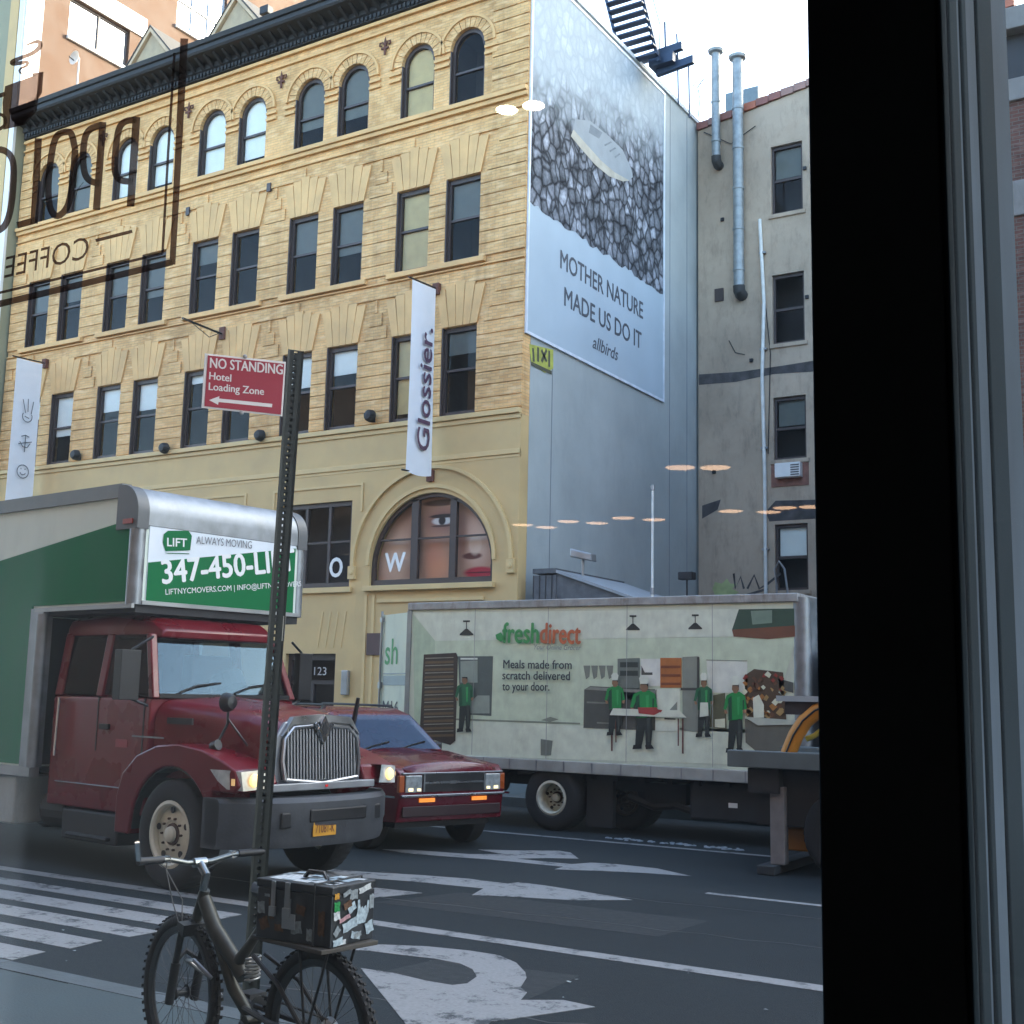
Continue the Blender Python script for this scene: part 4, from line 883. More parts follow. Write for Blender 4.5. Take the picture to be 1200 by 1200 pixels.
# ---------------------------------------------------------------- wheels
tyre = mat('tyre rubber', (.016, .016, .017), .85, var=.35, vs=12, bump=.3)
rimcream = mat('cream steel rim', (.60, .58, .47), .5, var=.15, vs=6, dirt=.25, dc=(.12, .08, .05))
hubdark = mat('rusty hub', (.07, .045, .035), .7, .3, var=.4, vs=20)
def wheel(parent, x, y, r, wd, rr, rim, s=-1, name='wheel', deep=False, holes=5):
    w = bpy.data.objects.new(name, None); w.empty_display_size = .1; COL.objects.link(w); w.parent = parent; w.location = (x, y, r)
    t = MB(tyre).lathe([(rr, wd*.45), (rr+.02, wd*.5), (r-.07, wd*.52), (r-.02, wd*.46), (r, wd*.36), (r, -wd*.36), (r-.02, -wd*.46), (r-.07, -wd*.5), (rr, -wd*.45)], (0, 0, 0), 'y', 36, s)
    for k in range(40):
        a = 2*math.pi*k/40; a2 = a+.07
        t.add([(r*1.006*math.cos(q), yy*s, r*1.006*math.sin(q)) for q, yy in ((a, wd*.36), (a2, wd*.36), (a2, -wd*.36), (a, -wd*.36))], [(0, 1, 2, 3)])
    t.build('tyre', w, smooth=True)
    d = -.12 if deep else 0
    pr = [(rr, wd*.47), (rr-.03, wd*.50), (rr-.05, wd*.42), (rr*.84, wd*.22+d), (rr*.55, wd*.30+d), (rr*.42, wd*.34+d), (rr*.38, wd*.30+d), (.001, wd*.30+d)]
    MB(rim).lathe(pr, (0, 0, 0), 'y', 36, s).build('rim', w, smooth=True)
    h = MB(hubdark).lathe([(rr*.34, wd*.28+d), (rr*.32, wd*.36+d), (rr*.24, wd*.37+d)], (0, 0, 0), 'y', 18, s)
    h.m(rim).lathe([(rr*.24, wd*.37+d), (rr*.22, wd*.48+d), (rr*.15, wd*.52+d), (.001, wd*.53+d)], (0, 0, 0), 'y', 18, s).m(hubdark)
    for k in range(10):
        a = 2*math.pi*k/10; h.cyl((rr*.47*math.cos(a), (wd*.3+d)*s, rr*.47*math.sin(a)), (rr*.47*math.cos(a), (wd*.42+d)*s, rr*.47*math.sin(a)), .011, n=6)
    h.build('hub', w, smooth=True)
    hh = MB(black)
    for k in range(holes):
        a = 2*math.pi*(k+.3)/holes; c = (rr*.71*math.cos(a), rr*.71*math.sin(a)); yy = (wd*.27+d)*s
        hh.cyl((c[0], yy-.02, c[1]), (c[0], yy+s*.012, c[1]), rr*.1, n=12)
    hh.build('hand_holes', w)
    return w
# ---------------------------------------------------------------- moving truck
TA = math.radians(7.5); TO = Vector((-8.84, 8.19, 0))
LT = thing('moving_truck', 'red moving truck with green and white box over the cab, headlights on', 'truck', TO, -TA)
Rt = Matrix.Rotation(TA, 3, 'Z')
def lpl(px, py, ax, v, O=None, Rm=None):
    O = TO if O is None else O; Rm = Rt if Rm is None else Rm
    d = Rm @ ray(px, py); o = Rm @ (Vector((0, 0, CAMZ))-O); return o+d*((v-o[ax])/d[ax])
def sd(px, py): q = lpl(px, py, 1, 0); return (q.x, q.z)
red = mat('dark red truck paint', (.12, .0035, .010), .3, var=.12, vs=2, coat=.2, spec=.3, dirt=.25, dc=(.06, .015, .015))
redd = mat('dark red cab inner', (.05, .006, .008), .6)
tgreen = mat('truck green vinyl', (.0008, .135, .04), .65, var=.06, vs=2, dirt=.15, dc=(.004, .09, .03), spec=.15)
twhite = mat('truck white panel', (.60, .68, .60), .5, var=.06, vs=1.5, dirt=.25, dc=(.42, .5, .44))
twhite2 = mat('truck front white panel', (.68, .74, .80), .45, var=.05)
W_ = 2.2; BXF = -.74
# cargo box
bxm = MB(twhite)
prof = [(-6.8, .98), (-2.5, .98), (-2.5, 2.66), (BXF, 2.66), (BXF, 3.58)]+[(BXF-.28+.28*math.cos(math.radians(t)), 3.58+.28*math.sin(math.radians(t))) for t in (20, 40, 60, 80)]+[(BXF-.34, 3.87), (-6.8, 3.92)]
bxm.prism(prof, 'xz', .02, W_-.02)
cb = bxm.build('cargo_box', LT)
capp = MB(alu)                                           # rounded aluminium nose cap and rails
arcp = [(BXF+.012, 3.46)]+[(BXF-.28+.29*math.cos(math.radians(t)), 3.58+.29*math.sin(math.radians(t))) for t in range(0, 91, 10)]+[(BXF-.9, 3.885)]
inn = [(x-.03, z-.03) for x, z in arcp][::-1]
capp.prism(arcp+inn, 'xz', .12, W_-.12); capp.build('nose_cap', cb, smooth=True)
rail = MB(mat('dark roof rail', (.16, .17, .17), .5, .5)); rail.prism([(-6.82, 3.80), (BXF-.3, 3.755), (BXF-.3, 3.90), (-6.82, 3.95)], 'xz', -.012, .1); rail.build('roof_rail', cb)
crn = MB(mat('dark corner cap', (.10, .105, .11), .5, .3))
for y0, y1 in ((-.014, .119), (W_-.119, W_+.014)):
    crn.prism([(BXF-.36, 3.42), (BXF+.018, 3.42)]+[(BXF-.28+.30*math.cos(math.radians(t)), 3.58+.30*math.sin(math.radians(t))) for t in range(0, 91, 10)]+[(BXF-.36, 3.88)], 'xz', y0, y1)
crn.build('corner_cap', cb, smooth=True)
MB(mat('marker red', (.3, .04, .03), .4)).box(BXF-.22, BXF-.06, -.03, -.0145, 3.47, 3.52).build('marker_light', cb)
for y in (.06, W_-.06):
    MB(alu).cyl((BXF-.07, y, 2.66), (BXF-.07, y, 3.419), .085, n=16).build('corner_post', cb, smooth=True)
MB(alu).prism([(-2.62, .98), (-2.36, .98), (-2.36, 2.62), (-2.52, 2.66), (-2.62, 2.66)], 'xz', -.014, .1).cyl((-2.42, .02, .98), (-2.42, .02, 2.6), .07, n=12).build('corner_post', cb, smooth=True)
rl = MB(steel).box(-6.8, -2.4, -.016, .1, .88, .979).box(BXF-1.8, BXF+.01, -.016, .018, 2.62, 2.665).box(BXF, BXF+.02, .1, W_-.05, 2.66, 2.70); rl.build('bottom_rail', cb)
g = MB(tgreen); gl = sd(0, 657); gr_ = sd(141, 612); sl_ = (gr_[1]-gl[1])/(gr_[0]-gl[0])
xr = BXF-.15
def zl(x): return gl[1]+sl_*(x-gl[0])
g.prism([(-6.75, 1.0), (-2.63, 1.0), (-2.63, 2.69), (xr, 2.69), (xr, zl(xr)), (-6.75, max(1.2, zl(-6.75)))], 'xz', .008, .0195)
g.build('green_panel', cb)
f = MB(twhite2).box(BXF+.001, BXF+.008, .14, W_-.14, 2.70, 3.455)
f.m(tgreen)
def fr_(px, py): q = lpl(px, py, 0, BXF); return (q.y, q.z)
g0 = fr_(180, 660); g1 = fr_(355, 644)
f.prism([(.145, 2.702), (W_-.145, 2.702), (W_-.145, g1[1]), (.145, g0[1])], 'yz', BXF+.0085, BXF+.012); f.build('front_panel', cb)
tw = mat('vinyl white', (.75, .77, .78), .5, var=0)
def ftext(s, name, m, px, py, px2, py2, cap, bold=0, d=.016):
    a = fr_(px, py); b = fr_(px2, py2); v = Vector((0, b[0]-a[0], b[1]-a[1])); L = v.length; v.normalize()
    up = Vector((1, 0, 0)).cross(v)
    text(s, name, m, (BXF+d, a[0], a[1]), v, up, L, cap, cb, bold=bold, depth=0)
ba = [fr_(*p) for p in ((191, 626), (196, 622), (220, 622), (224, 628), (222, 645), (193, 646), (190, 636))]
bd = MB(tgreen); bd.flat([(BXF+.0135, a, b) for a, b in ba]); bd.flat([(BXF+.0135, *fr_(*p)) for p in ((192, 648), (221, 648.5), (221, 649.5), (196, 649))]); bd.build('badge', cb, fix=False)
ftext('LIFT', 'lettering', tw, 195, 640, 218, 641, .09, .02)
ftext('ALWAYS MOVING', 'lettering', mat('vinyl grey', (.16, .18, .2), .5, var=0), 229, 637, 294, 643, .085)
ftext('347-450-LIFT', 'lettering', tw, 190, 684, 345, 668, .25, .03)
ftext('LIFTNYCMOVERS.COM | INFO@LIFTNYCMOVERS', 'lettering', tw, 193, 697, 352, 687, .06)
MB(mat('dark bulkhead', (.014, .016, .018), .7)).box(-2.498, -2.488, .11, W_-.1, 1.0, 2.57).build('gap_shade', cb)  # dark sheet added to stand for the shade behind the cab
rf = MB(mat('box underside', (.03, .03, .032), .8)).box(-2.49, BXF-.02, .05, W_-.05, 2.58, 2.659); rf.build('box_floor', cb)
# cab
CY0, CY1 = .10, 2.10
cabm = MB(red)
def ring(x, y0, y1, z0, z1, ch):                          # rounded-shoulder section
    return [(x, y0, z0), (x, y0, z1-ch), (x, y0+ch*.35, z1-ch*.3), (x, y0+ch, z1), (x, y1-ch, z1), (x, y1-ch*.35, z1-ch*.3), (x, y1, z1-ch), (x, y1, z0)]
cabm.loft([ring(-2.2, CY0, CY1, .62, 1.74, .04), ring(-.46, CY0, CY1, .62, 1.74, .04)])
cabm.loft([ring(-2.2, CY0+.12, CY1-.12, 2.36, 2.56, .12), ring(-1.4, CY0+.12, CY1-.12, 2.36, 2.6, .14), ring(-.78, CY0+.14, CY1-.14, 2.34, 2.54, .14), ring(-.60, CY0+.2, CY1-.2, 2.34, 2.42, .06)])
for y0, y1 in ((CY0, CY0+.09), (CY1-.09, CY1)):          # pillars
    s_ = .1 if y0 < 1 else -.1
    for (xa, xb, xc, xd) in ((-.50, -.42, -.74, -.66), (-1.42, -1.30, -1.42, -1.30), (-2.2, -2.06, -2.2, -2.06)):
        cabm.add([(xa, y0, 1.74), (xb, y0, 1.74), (xb, y1, 1.74), (xa, y1, 1.74), (xc, y0+s_, 2.38), (xd, y0+s_, 2.38), (xd, y1+s_, 2.38), (xc, y1+s_, 2.38)], [(0,3,2,1),(4,5,6,7),(0,1,5,4),(1,2,6,5),(2,3,7,6),(3,0,4,7)])
cabm.box(-2.2, -2.12, CY0+.1, CY1-.1, 1.74, 2.4)
CB = cabm.build('cab', LT, smooth=30, bevel=.015)
wsg = glass_mat('windshield glass', (.45, .5, .55), (.16, .27, .40), extra=.06, rough=.02, ior=1.4)
MB(wsg).add([(-.455, CY0+.1, 1.78), (-.455, CY1-.1, 1.78), (-.69, CY1-.2, 2.36), (-.69, CY0+.2, 2.36)], [(0, 1, 2, 3)]).build('windshield', CB, fix=False)
MB(black).box(-.5, -.43, CY0+.09, CY1-.09, 1.742, 1.785).build('cowl', CB)
sg = glass_mat('cab side glass', (.25, .27, .3), ior=1.2)
for y, s_ in ((CY0+.03, 1), (CY1-.03, -1)):
    MB(sg).add([(-1.32, y, 1.76), (-.5, y, 1.76), (-.72, y+.09*s_, 2.37), (-1.32, y+.09*s_, 2.37)], [(0, 1, 2, 3)]).build('side_window', CB, fix=False)
    MB(sg).add([(-2.08, y, 1.76), (-1.4, y, 1.76), (-1.4, y+.09*s_, 2.37), (-2.08, y+.09*s_, 2.37)], [(0, 1, 2, 3)]).build('side_window', CB, fix=False)
itr = MB(redd); itr.box(-1.5, -1.3, .3, .9, 1.5, 2.2).box(-1.5, -1.3, 1.3, 1.9, 1.5, 2.2).box(-.9, -.5, .2, 2.0, 1.741, 1.80); itr.build('seats', CB, bevel=.05)
MB(black).cyl((-.85, 1.5, 1.8), (-.95, 1.5, 1.95), .2, n=20).build('steering_wheel', CB)
MB(black).prism([(-1.36, 1.2), (-1.34, 1.2), (-1.34, 1.74), (-1.36, 1.74)], 'xz', CY0-.004, CY0+.01).prism([(-.56, 1.0), (-.54, 1.0), (-.54, 1.74), (-.56, 1.74)], 'xz', CY0-.004, CY0+.01).build('door_seam', CB)
MB(alu).prism([(-.72, 1.36), (-.2, 1.36), (-.2, 1.375), (-.72, 1.375)], 'xz', CY0-.01, CY0).build('trim_strip', CB)
MB(chrome).cyl((-2.02, CY0-.06, 1.12), (-2.0, CY0-.06, 1.72), .018).box(-2.03, -2.0, CY0-.06, CY0, 1.14, 1.17).box(-2.01, -1.98, CY0-.06, CY0, 1.66, 1.69).build('grab_handle', CB)
MB(black).box(-1.28, -1.12, CY0-.03, CY0, 1.42, 1.47).build('handle', CB)
for y0 in (.45, 1.2):
    MB(black).tube([(-.43, y0, 1.80), (-.46, y0+.25, 1.87), (-.5, y0+.6, 1.90)], .012, 5).build('wiper', CB)
# hood
hd = MB(red)
def hring(x, y0, y1, z0, z1, r):
    pts = [(x, y0, z0), (x, y0, z1-r)]
    for k in range(1, 6):
        a = math.radians(180-18*k); pts.append((x, y0+r+r*math.cos(a), z1-r+r*math.sin(a)*.95))
    m_ = (y0+y1)/2; pts.append((x, m_, z1+.03))
    for k in range(5, 0, -1):
        a = math.radians(18*k); pts.append((x, y1-r+r*math.cos(a), z1-r+r*math.sin(a)*.95))
    pts += [(x, y1, z1-r), (x, y1, z0)]; return pts
hd.loft([hring(-.44, .16, 2.04, 1.0, 1.74, .22), hring(0, .28, 1.92, .98, 1.70, .22), hring(.5, .40, 1.80, .96, 1.65, .22), hring(.85, .46, 1.74, .95, 1.58, .2), hring(.97, .49, 1.71, .95, 1.50, .16)])
HD = hd.build('hood', LT, smooth=40)
# fenders
def arcx(cx, cz, r, a0, a1, n=10): return [(cx+r*math.cos(math.radians(a0+(a1-a0)*i/n)), cz+r*math.sin(math.radians(a0+(a1-a0)*i/n))) for i in range(n+1)]
for y0, y1, sg_ in ((.0, .5, 1), (W_-.5, W_, -1)):
    rings = []
    m = MB(red)
    outline_o = [(-.80, .45), (-.80, .80), (-.72, 1.02), (-.5, 1.2), (-.2, 1.30), (.15, 1.33), (.5, 1.29), (.8, 1.21), (1.0, 1.13), (1.06, 1.0), (1.0, .93), (.70, .93)]
    outline_i = [(.66, .72)]+arcx(.06, .5, .62, 22, 158, 12)+[(-.56, .45)]
    full = outline_o+outline_i
    ys, ye = (y0, y1)
    m.prism([(a, b) for a, b in full], 'xz', ys, ye)
    m.build('fender', LT, smooth=32, bevel=.045)
    m = MB(black).prism(arcx(.06, .5, .615, 0, 180, 14)+arcx(.06, .5, .60, 180, 0, 14), 'xz', ys+.03, ye).build('wheel_well', LT)
lin = mat('fender trim', (.4, .06, .06), .3, coat=.5)
hs = MB(mat('headlight lens', (.45, .47, .46), .12, var=.3, vs=12, coat=1))
for s_ in (0, 1):
    f_ = (lambda y: y) if not s_ else (lambda y: W_-y)
    hl = MB(mat('headlight lens', (.45, .47, .46), .12))
    P = [(.66, -.008, 1.125), (.9, -.012, 1.13), (1.06, .03, 1.12), (1.11, .30, 1.14), (1.12, .34, .97), (1.08, .05, .955), (.92, -.012, .965), (.78, -.01, 1.03)]
    top = [P[0], P[1], P[2], P[3]]; 
    hl.flat([(p[0], f_(p[1]), p[2]) for p in (P[0], P[1], P[6], P[7])]); hl.flat([(p[0], f_(p[1]), p[2]) for p in (P[1], P[2], P[5], P[6])]); hl.flat([(p[0], f_(p[1]), p[2]) for p in (P[2], P[3], P[4], P[5])])
    hl.flat([(p[0], f_(p[1]), p[2]) for p in (P[0], P[1], P[2], P[3])]+[(.9, f_(.34), 1.14)])
    h_ = hl.build('headlight', LT, smooth=50)
    MB(mat('lit headlamp', (.9, .7, .35), .3, emit=(1, .62, .25), es=.16)).lathe([(.001, .03), (.05, .02), (.062, 0)], (1.10, f_(.16), 1.045), 'x', 14).build('bulb', h_)
    MB(mat('lit turn lamp', (.9, .6, .3), .3, emit=(1, .55, .2), es=.05)).box(.98, 1.03, min(f_(-.018), f_(-.012)), max(f_(-.018), f_(-.012)), 1.0, 1.06).build('turn_signal', h_, bevel=.01)
# nose: chrome surround, grille
ns = MB(mat('grey nose surround', (.30, .31, .33), .35, .5)).box(.97, 1.08, .36, W_-.36, .93, 1.0)
ns.prism([(.49, 1.0), (.52, 1.42), (.62, 1.55), (.9, 1.6), (1.3, 1.6), (1.58, 1.55), (1.68, 1.42), (1.71, 1.0)], 'yz', .955, .99); ns.build('nose_panel', LT, bevel=.01)
sur = MB(mat('grille chrome', (.35, .36, .38), .35, .9))
def tubey(pts, r): sur.tube([(x, y, z) for x, y, z in pts], r, 8)
gx = lambda z: 1.055-(z-1.0)*.09
gp = [(.60, 1.03), (.57, 1.2), (.60, 1.40), (.72, 1.50), (1.1, 1.525), (1.48, 1.50), (1.6, 1.40), (1.63, 1.2), (1.60, 1.03), (1.1, .985), (.60, 1.03)]
tubey([(gx(z), y, z) for y, z in gp], .022)
sur.prism([(.56, 1.43), (.7, 1.53), (1.1, 1.56), (1.5, 1.53), (1.64, 1.43), (1.5, 1.60), (1.1, 1.625), (.7, 1.60)], 'yz', .97, 1.03)
sur.build('grille_surround', LT, smooth=True)
MB(black).prism([(.60, 1.03), (.57, 1.2), (.60, 1.40), (.72, 1.50), (1.48, 1.50), (1.6, 1.40), (1.63, 1.2), (1.60, 1.03)], 'yz', .991, 1.0).build('grille_back', LT)
bar = MB(mat('grille bar grey chrome', (.30, .31, .33), .4, .8)).prism([(1.03, 1.02), (1.058, 1.02), (1.02, 1.49), (.995, 1.49)], 'xz', -.010, .010).mesh('grille_bar', fix=True)
for k in range(23):
    y = .64+.92*k/22; inst('grille_bar', bar, LT, (0, y, -.0))
em = MB(chrome).prism([(1.1, 1.36), (1.18, 1.49), (1.1, 1.62), (1.02, 1.49)], 'yz', 1.03, 1.06).prism([(.96, 1.53), (1.1, 1.34), (1.24, 1.53), (1.2, 1.55), (1.1, 1.40), (1.0, 1.55)], 'yz', 1.03, 1.05)
em.m(black).prism([(1.1, 1.42), (1.14, 1.49), (1.1, 1.56), (1.06, 1.49)], 'yz', 1.061, 1.063); em.build('emblem', LT)
MB(mat('small red lamp', (.5, .02, .02), .3, emit=(1, .05, .05), es=.05)).box(1.08, 1.09, 1.12, 1.15, .955, .975).build('marker_light', LT)
# bumper: curved in plan
bp = MB(mat('weathered grey plastic bumper', (.045, .048, .055), .6, var=.2, vs=8, bump=.2, dirt=.3, dc=(.04, .04, .04)))
ringsb = []
for i in range(21):
    u = -1+2*i/20; y = 1.1+u*1.14; x = 1.26-.42*abs(u)**3.0
    x0 = x-.22
    ringsb.append([(x-.03, y, .44), (x, y, .50), (x, y, .60), (x+.02, y, .64), (x+.02, y, .84), (x-.03, y, .88), (x0, y, .88), (x0, y, .44)])
bp.loft(ringsb); BP = bp.build('bumper', LT, smooth=35)
wr = MB(mat('weathered grey plastic bumper', (.045, .048, .055), .6))
for y in (-.04, W_+.0): wr.box(.66, .84, y, y+.04, .47, .87)
wr.build('bumper_end', BP)
for (y0, y1, z0, z1) in ((.42, .60, .62, .76), (.74, 1.52, .66, .78), (1.66, 1.80, .64, .78)):
    xx = 1.26-.42*abs(((y0+y1)/2-1.1)/1.14)**3+.022
    MB(black).box(xx-.03, xx+.004, y0, y1, z0, z1).build('bumper_slot', BP, bevel=.015)
q = lpl(387, 969, 0, 1.24); pt = MB(mat('number plate orange', (.55, .26, .02), .5)).box(1.262, 1.272, q.y-.155, q.y+.155, q.z-.07, q.z+.085).build('licence_plate', BP, bevel=.008)
text('71081-K', 'plate_number', mat('plate dark', (.12, .04, .02), .6, var=0), (1.275, q.y-.13, q.z-.04), (0, 1, 0), (0, 0, 1), .26, .085, pt)
# hood mirrors and door mirrors
hm = MB(black); q = lpl(271, 823, 1, .3)
hm.tube([(q.x, .3, q.z), (q.x, .3, q.z-.2), (q.x-.05, .2, 1.30)], .014, 6).tube([(q.x, .3, q.z-.15), (q.x+.22, .38, 1.33)], .01, 6).cyl((q.x-.08, .2, 1.31), (q.x+.0, .2, 1.335), .05, n=10)
hm.lathe([(.001, .07), (.06, .06), (.085, .02), (.09, -.04), (.001, -.05)], (q.x, .3, q.z), 'x', 16); hm.build('hood_mirror', LT, smooth=True)
q0 = lpl(424, 870, 1, 1.95); q1 = lpl(436, 818, 1, 1.95)
MB(black).tube([(q0.x, 1.95, q0.z), ((q0.x+q1.x)/2+.01, 1.95, (q0.z+q1.z)/2-.02), (q1.x, 1.95, q1.z)], [.035, .028, .02], 8).build('hood_mirror', LT, smooth=True)
MB(black).box(-.62, -.50, -.26, -.02, 1.72, 2.2).tube([(-.56, -.1, 2.2), (-.5, .12, 2.34)], .015).tube([(-.56, -.1, 1.74), (-.5, .12, 1.66)], .015).build('door_mirror', LT, bevel=.03)
MB(black).box(-.62, -.52, W_+.04, W_+.24, 1.74, 2.25).tube([(-.56, W_+.1, 2.25), (-.5, W_-.12, 2.36)], .015).tube([(-.56, W_+.1, 1.74), (-.5, W_-.12, 1.66)], .015).build('door_mirror', LT, bevel=.03)
# chassis
dkm = mat('dirty chassis black', (.02, .021, .023), .7, var=.4, vs=5, bump=.3, bs=15)
MB(dkm).box(-6.6, .9, .75, .85, .55, .85).box(-6.6, .9, 1.35, 1.45, .55, .85).box(.5, .6, .4, 1.8, .4, .5).build('chassis', LT)
MB(dkm).box(-1.85, -.85, .08, .6, .3, .60).box(-1.7, -.95, .02, .2, .34, .38).build('step_tank', LT, bevel=.04)
MB(dkm).cyl((-2.4, .35, .55), (-1.95, .35, .55), .2, n=16).build('air_tank', LT)
MB(mat('grey tool box', (.30, .33, .33), .6, var=.1, dirt=.3)).box(-4.3, -2.75, .04, .5, .36, .86).build('side_locker', LT, bevel=.02)
wheel(LT, .06, .16, .5, .28, .31, rimcream)
wheel(LT, .06, W_-.16, .5, .28, .31, rimcream, 1)
wheel(LT, -5.3, .18, .5, .3, .31, rimcream, -1, deep=True); wheel(LT, -5.3, W_-.18, .5, .3, .31, rimcream, 1, deep=True)
MB(dkm).cyl((.06, .2, .5), (.06, W_-.2, .5), .07, n=10).cyl((-5.3, .2, .5), (-5.3, W_-.2, .5), .12, n=10).build('axle', LT)
MB(mat('door badge', (.25, .04, .05), .4)).box(-1.0, -.8, CY0-.004, CY0-.001, 1.25, 1.33).build('door_badge', CB)
MB(steel).tube([(-2.05, CY0-.01, .86), (-.62, CY0-.01, .86)], .006, 6).build('sill_trim', CB)
MB(black).box(-.30, .1, .20, .22, 1.50, 1.56).build('hood_latch', HD)
for ch in list(LT.children):
    if ch.name.startswith('cargo_box') or (ch.name.startswith('wheel') and ch.location.x < -4) or ch.name.startswith(('chassis', 'side_locker')): continue
    ch.scale.y = .9; ch.location.y *= .9
# ---------------------------------------------------------------- SUV
SA = math.radians(20); SO = Vector((-9.35, 11.72, 0))
SV = thing('suv', 'dark red older SUV squeezed between the moving truck and the white box truck', 'car', SO, -SA)
sred = mat('maroon car paint', (.10, .003, .011), .25, var=.1, vs=3, coat=.35, spec=.4)
SWd = 1.66
lo = MB(sred)
prof = [(.70, .36), (.74, .62), (.76, .66), (.73, .92), (.62, .99), (0, 1.04), (-.55, 1.10), (-4.0, 1.10), (-4.05, .62), (-4.02, .36), (-3.05, .36)]+arcx(-2.65, .36, .40, 0, 180, 10)+[(-.42, .34)]+arcx(0, .36, .42, 180, 0, 10)+[(.44, .34)]
lo.prism(prof, 'xz', 0, SWd); SB = lo.build('body', SV, smooth=40, bevel=.075); SB.modifiers[0].segments = 4
for v in SB.data.vertices:
    if v.co.x > .05: v.co.y = SWd/2+(v.co.y-SWd/2)*(1-.09*((v.co.x-.05)/.7)**2)
hb = MB(sred); rr = []
for x, z, wd in ((-.56, 1.095, .74), (-.3, 1.075, .74), (0, 1.06, .735), (.35, 1.04, .715), (.6, 1.0, .69), (.71, .985, .66), (.75, .94, .64)):
    rr.append([(x, SWd/2+wd*u, z+.055*(1-u*u)-.03*(abs(u) > .95)) for u in (-1, -.8, -.5, -.2, 0, .2, .5, .8, 1)]+[(x, SWd/2+wd, z-.06), (x, SWd/2-wd, z-.06)])
hb.loft(rr); hb.build('hood', SB, smooth=60)
up = MB(sred)
def gr4(z, xf, xb, y0, y1): return [(xf, y0, z), (xf, y1, z), (xb, y1, z), (xb, y0, z)]
up.loft([gr4(1.09, -.52, -3.98, .05, SWd-.05), gr4(1.55, -1.14, -3.85, .20, SWd-.20), gr4(1.63, -1.35, -3.7, .30, SWd-.30)])
up.build('greenhouse', SB, bevel=.05, smooth=30)
def onp4(a, b, y, t): pass
MB(wsg).add([(-.53, .14, 1.115), (-.53, SWd-.14, 1.115), (-1.10, SWd-.27, 1.535), (-1.10, .27, 1.535)], [(0, 1, 2, 3)]).build('windshield', SB, fix=False, loc=(.02, 0, .012))
sgl = glass_mat('suv side glass', (.05, .05, .06), ior=1.25)
for s_ in (0, 1):
    f_ = (lambda y: y) if not s_ else (lambda y: SWd-y)
    for xa, xb, xc, xd in ((-.85, -1.75, -1.2, -1.75), (-1.85, -2.7, -1.85, -2.7), (-2.8, -3.8, -2.8, -3.7)):
        MB(sgl).add([(xa, f_(.052), 1.13), (xb, f_(.052), 1.13), (xd, f_(.178), 1.52), (xc, f_(.178), 1.52)], [(0, 1, 2, 3)]).build('side_window', SB, fix=False, loc=(0, -.006 if not s_ else .006, 0))
    MB(black).box(-1.05, -.9, min(f_(-.16), f_(.02)), max(f_(-.16), f_(.02)), 1.06, 1.2).build('side_mirror', SB, bevel=.03)
    rr_ = MB(black).tube([(-1.5, f_(.3), 1.66), (-3.4, f_(.3), 1.66)], .018, 6)
    for x in (-1.5, -2.4, -3.4): rr_.box(x-.03, x+.03, min(f_(.28), f_(.32)), max(f_(.28), f_(.32)), 1.6, 1.65)
    rr_.build('roof_rail', SB)
    fl_ = MB(sred); pts = arcx(0, .36, .47, 10, 170, 12)+arcx(0, .36, .42, 170, 10, 12); fl_.prism(pts, 'xz', f_(-.02) if not s_ else SWd-.02, .02 if not s_ else f_(-.02)); fl_.build('arch_flare', SB, bevel=.006)
    MB(chrome).prism([(.45, .640), (.76, .645), (.76, .668), (.45, .662)], 'xz', min(f_(-.012), f_(.0)), max(f_(-.012), f_(.0))).build('trim_strip', SB)
# SUV front
dchr = mat('dull dark chrome', (.22, .23, .25), .3, .8)
MB(dchr).box(.742, .785, .08, SWd-.08, .645, .675).build('bumper_strip', SB, bevel=.008)
MB(dchr).box(.72, .765, .10, SWd-.10, .905, .925).build('grille_trim', SB, bevel=.006)
MB(black).box(.735, .762, .39, SWd-.39, .70, .905).build('grille', SB)
gc = MB(dchr).box(.76, .778, .40, SWd-.40, .795, .815)
for y in (.385, SWd-.40): gc.box(.755, .778, y, y+.02, .70, .905)
gc.box(.765, .785, SWd/2-.07, SWd/2+.07, .79, .822); gc.build('grille_frame', SB)
for k in range(0): MB(steel).box(.76, .768, .41, SWd-.41, .725+.045*k, .732+.045*k).build('grille_slat', SB)
for s_ in (0, 1):
    f_ = (lambda y: y) if not s_ else (lambda y: SWd-y)
    y0, y1 = sorted((f_(.14), f_(.37)))
    h_ = MB(mat('clear lamp glass', (.26, .28, .28), .1, var=.3, vs=20, coat=1)).box(.745, .770, y0, y1, .70, .895).build('headlight', SB, bevel=.01)
    yb_, ya_ = sorted((f_(.18), f_(.24)))
    MB(mat('lit suv lamp', (.9, .7, .4), .3, emit=(1, .78, .42), es=.2)).box(.771, .778, yb_, ya_, .715, .75).box(.771, .776, *sorted((f_(.30), f_(.35))), .715, .745).build('bulb', h_)
    y0, y1 = sorted((f_(.06), f_(.135)))
    MB(mat('amber lens', (.3, .06, .01), .3)).box(.70, .755, y0, y1, .70, .895).build('corner_lamp', SB, bevel=.01)
    y0, y1 = sorted((f_(.34), f_(.56)))
    MB(mat('lit amber lamp', (.9, .3, .05), .3, emit=(1, .25, .04), es=.09)).box(.752, .765, y0, y1, .585, .63).build('turn_signal', SB)
MB(mat('dark red lower valance', (.02, .003, .005), .5)).box(.735, .752, .12, SWd-.12, .42, .54).build('lower_grille', SB, bevel=.01)
for y0 in (.3, .85): MB(black).tube([(-.50, y0, 1.12), (-.56, y0+.2, 1.17), (-.62, y0+.48, 1.22)], .010, 5).build('wiper', SB)
MB(dkm).box(-3.9, .55, .15, SWd-.15, .28, .5).build('underbody', SB)
srim = mat('grey alloy rim', (.3, .3, .31), .35, .7)
for x in (0, -2.65):
    wheel(SV, x, .11, .36, .22, .2, srim, -1); wheel(SV, x, SWd-.11, .36, .22, .2, srim, 1)
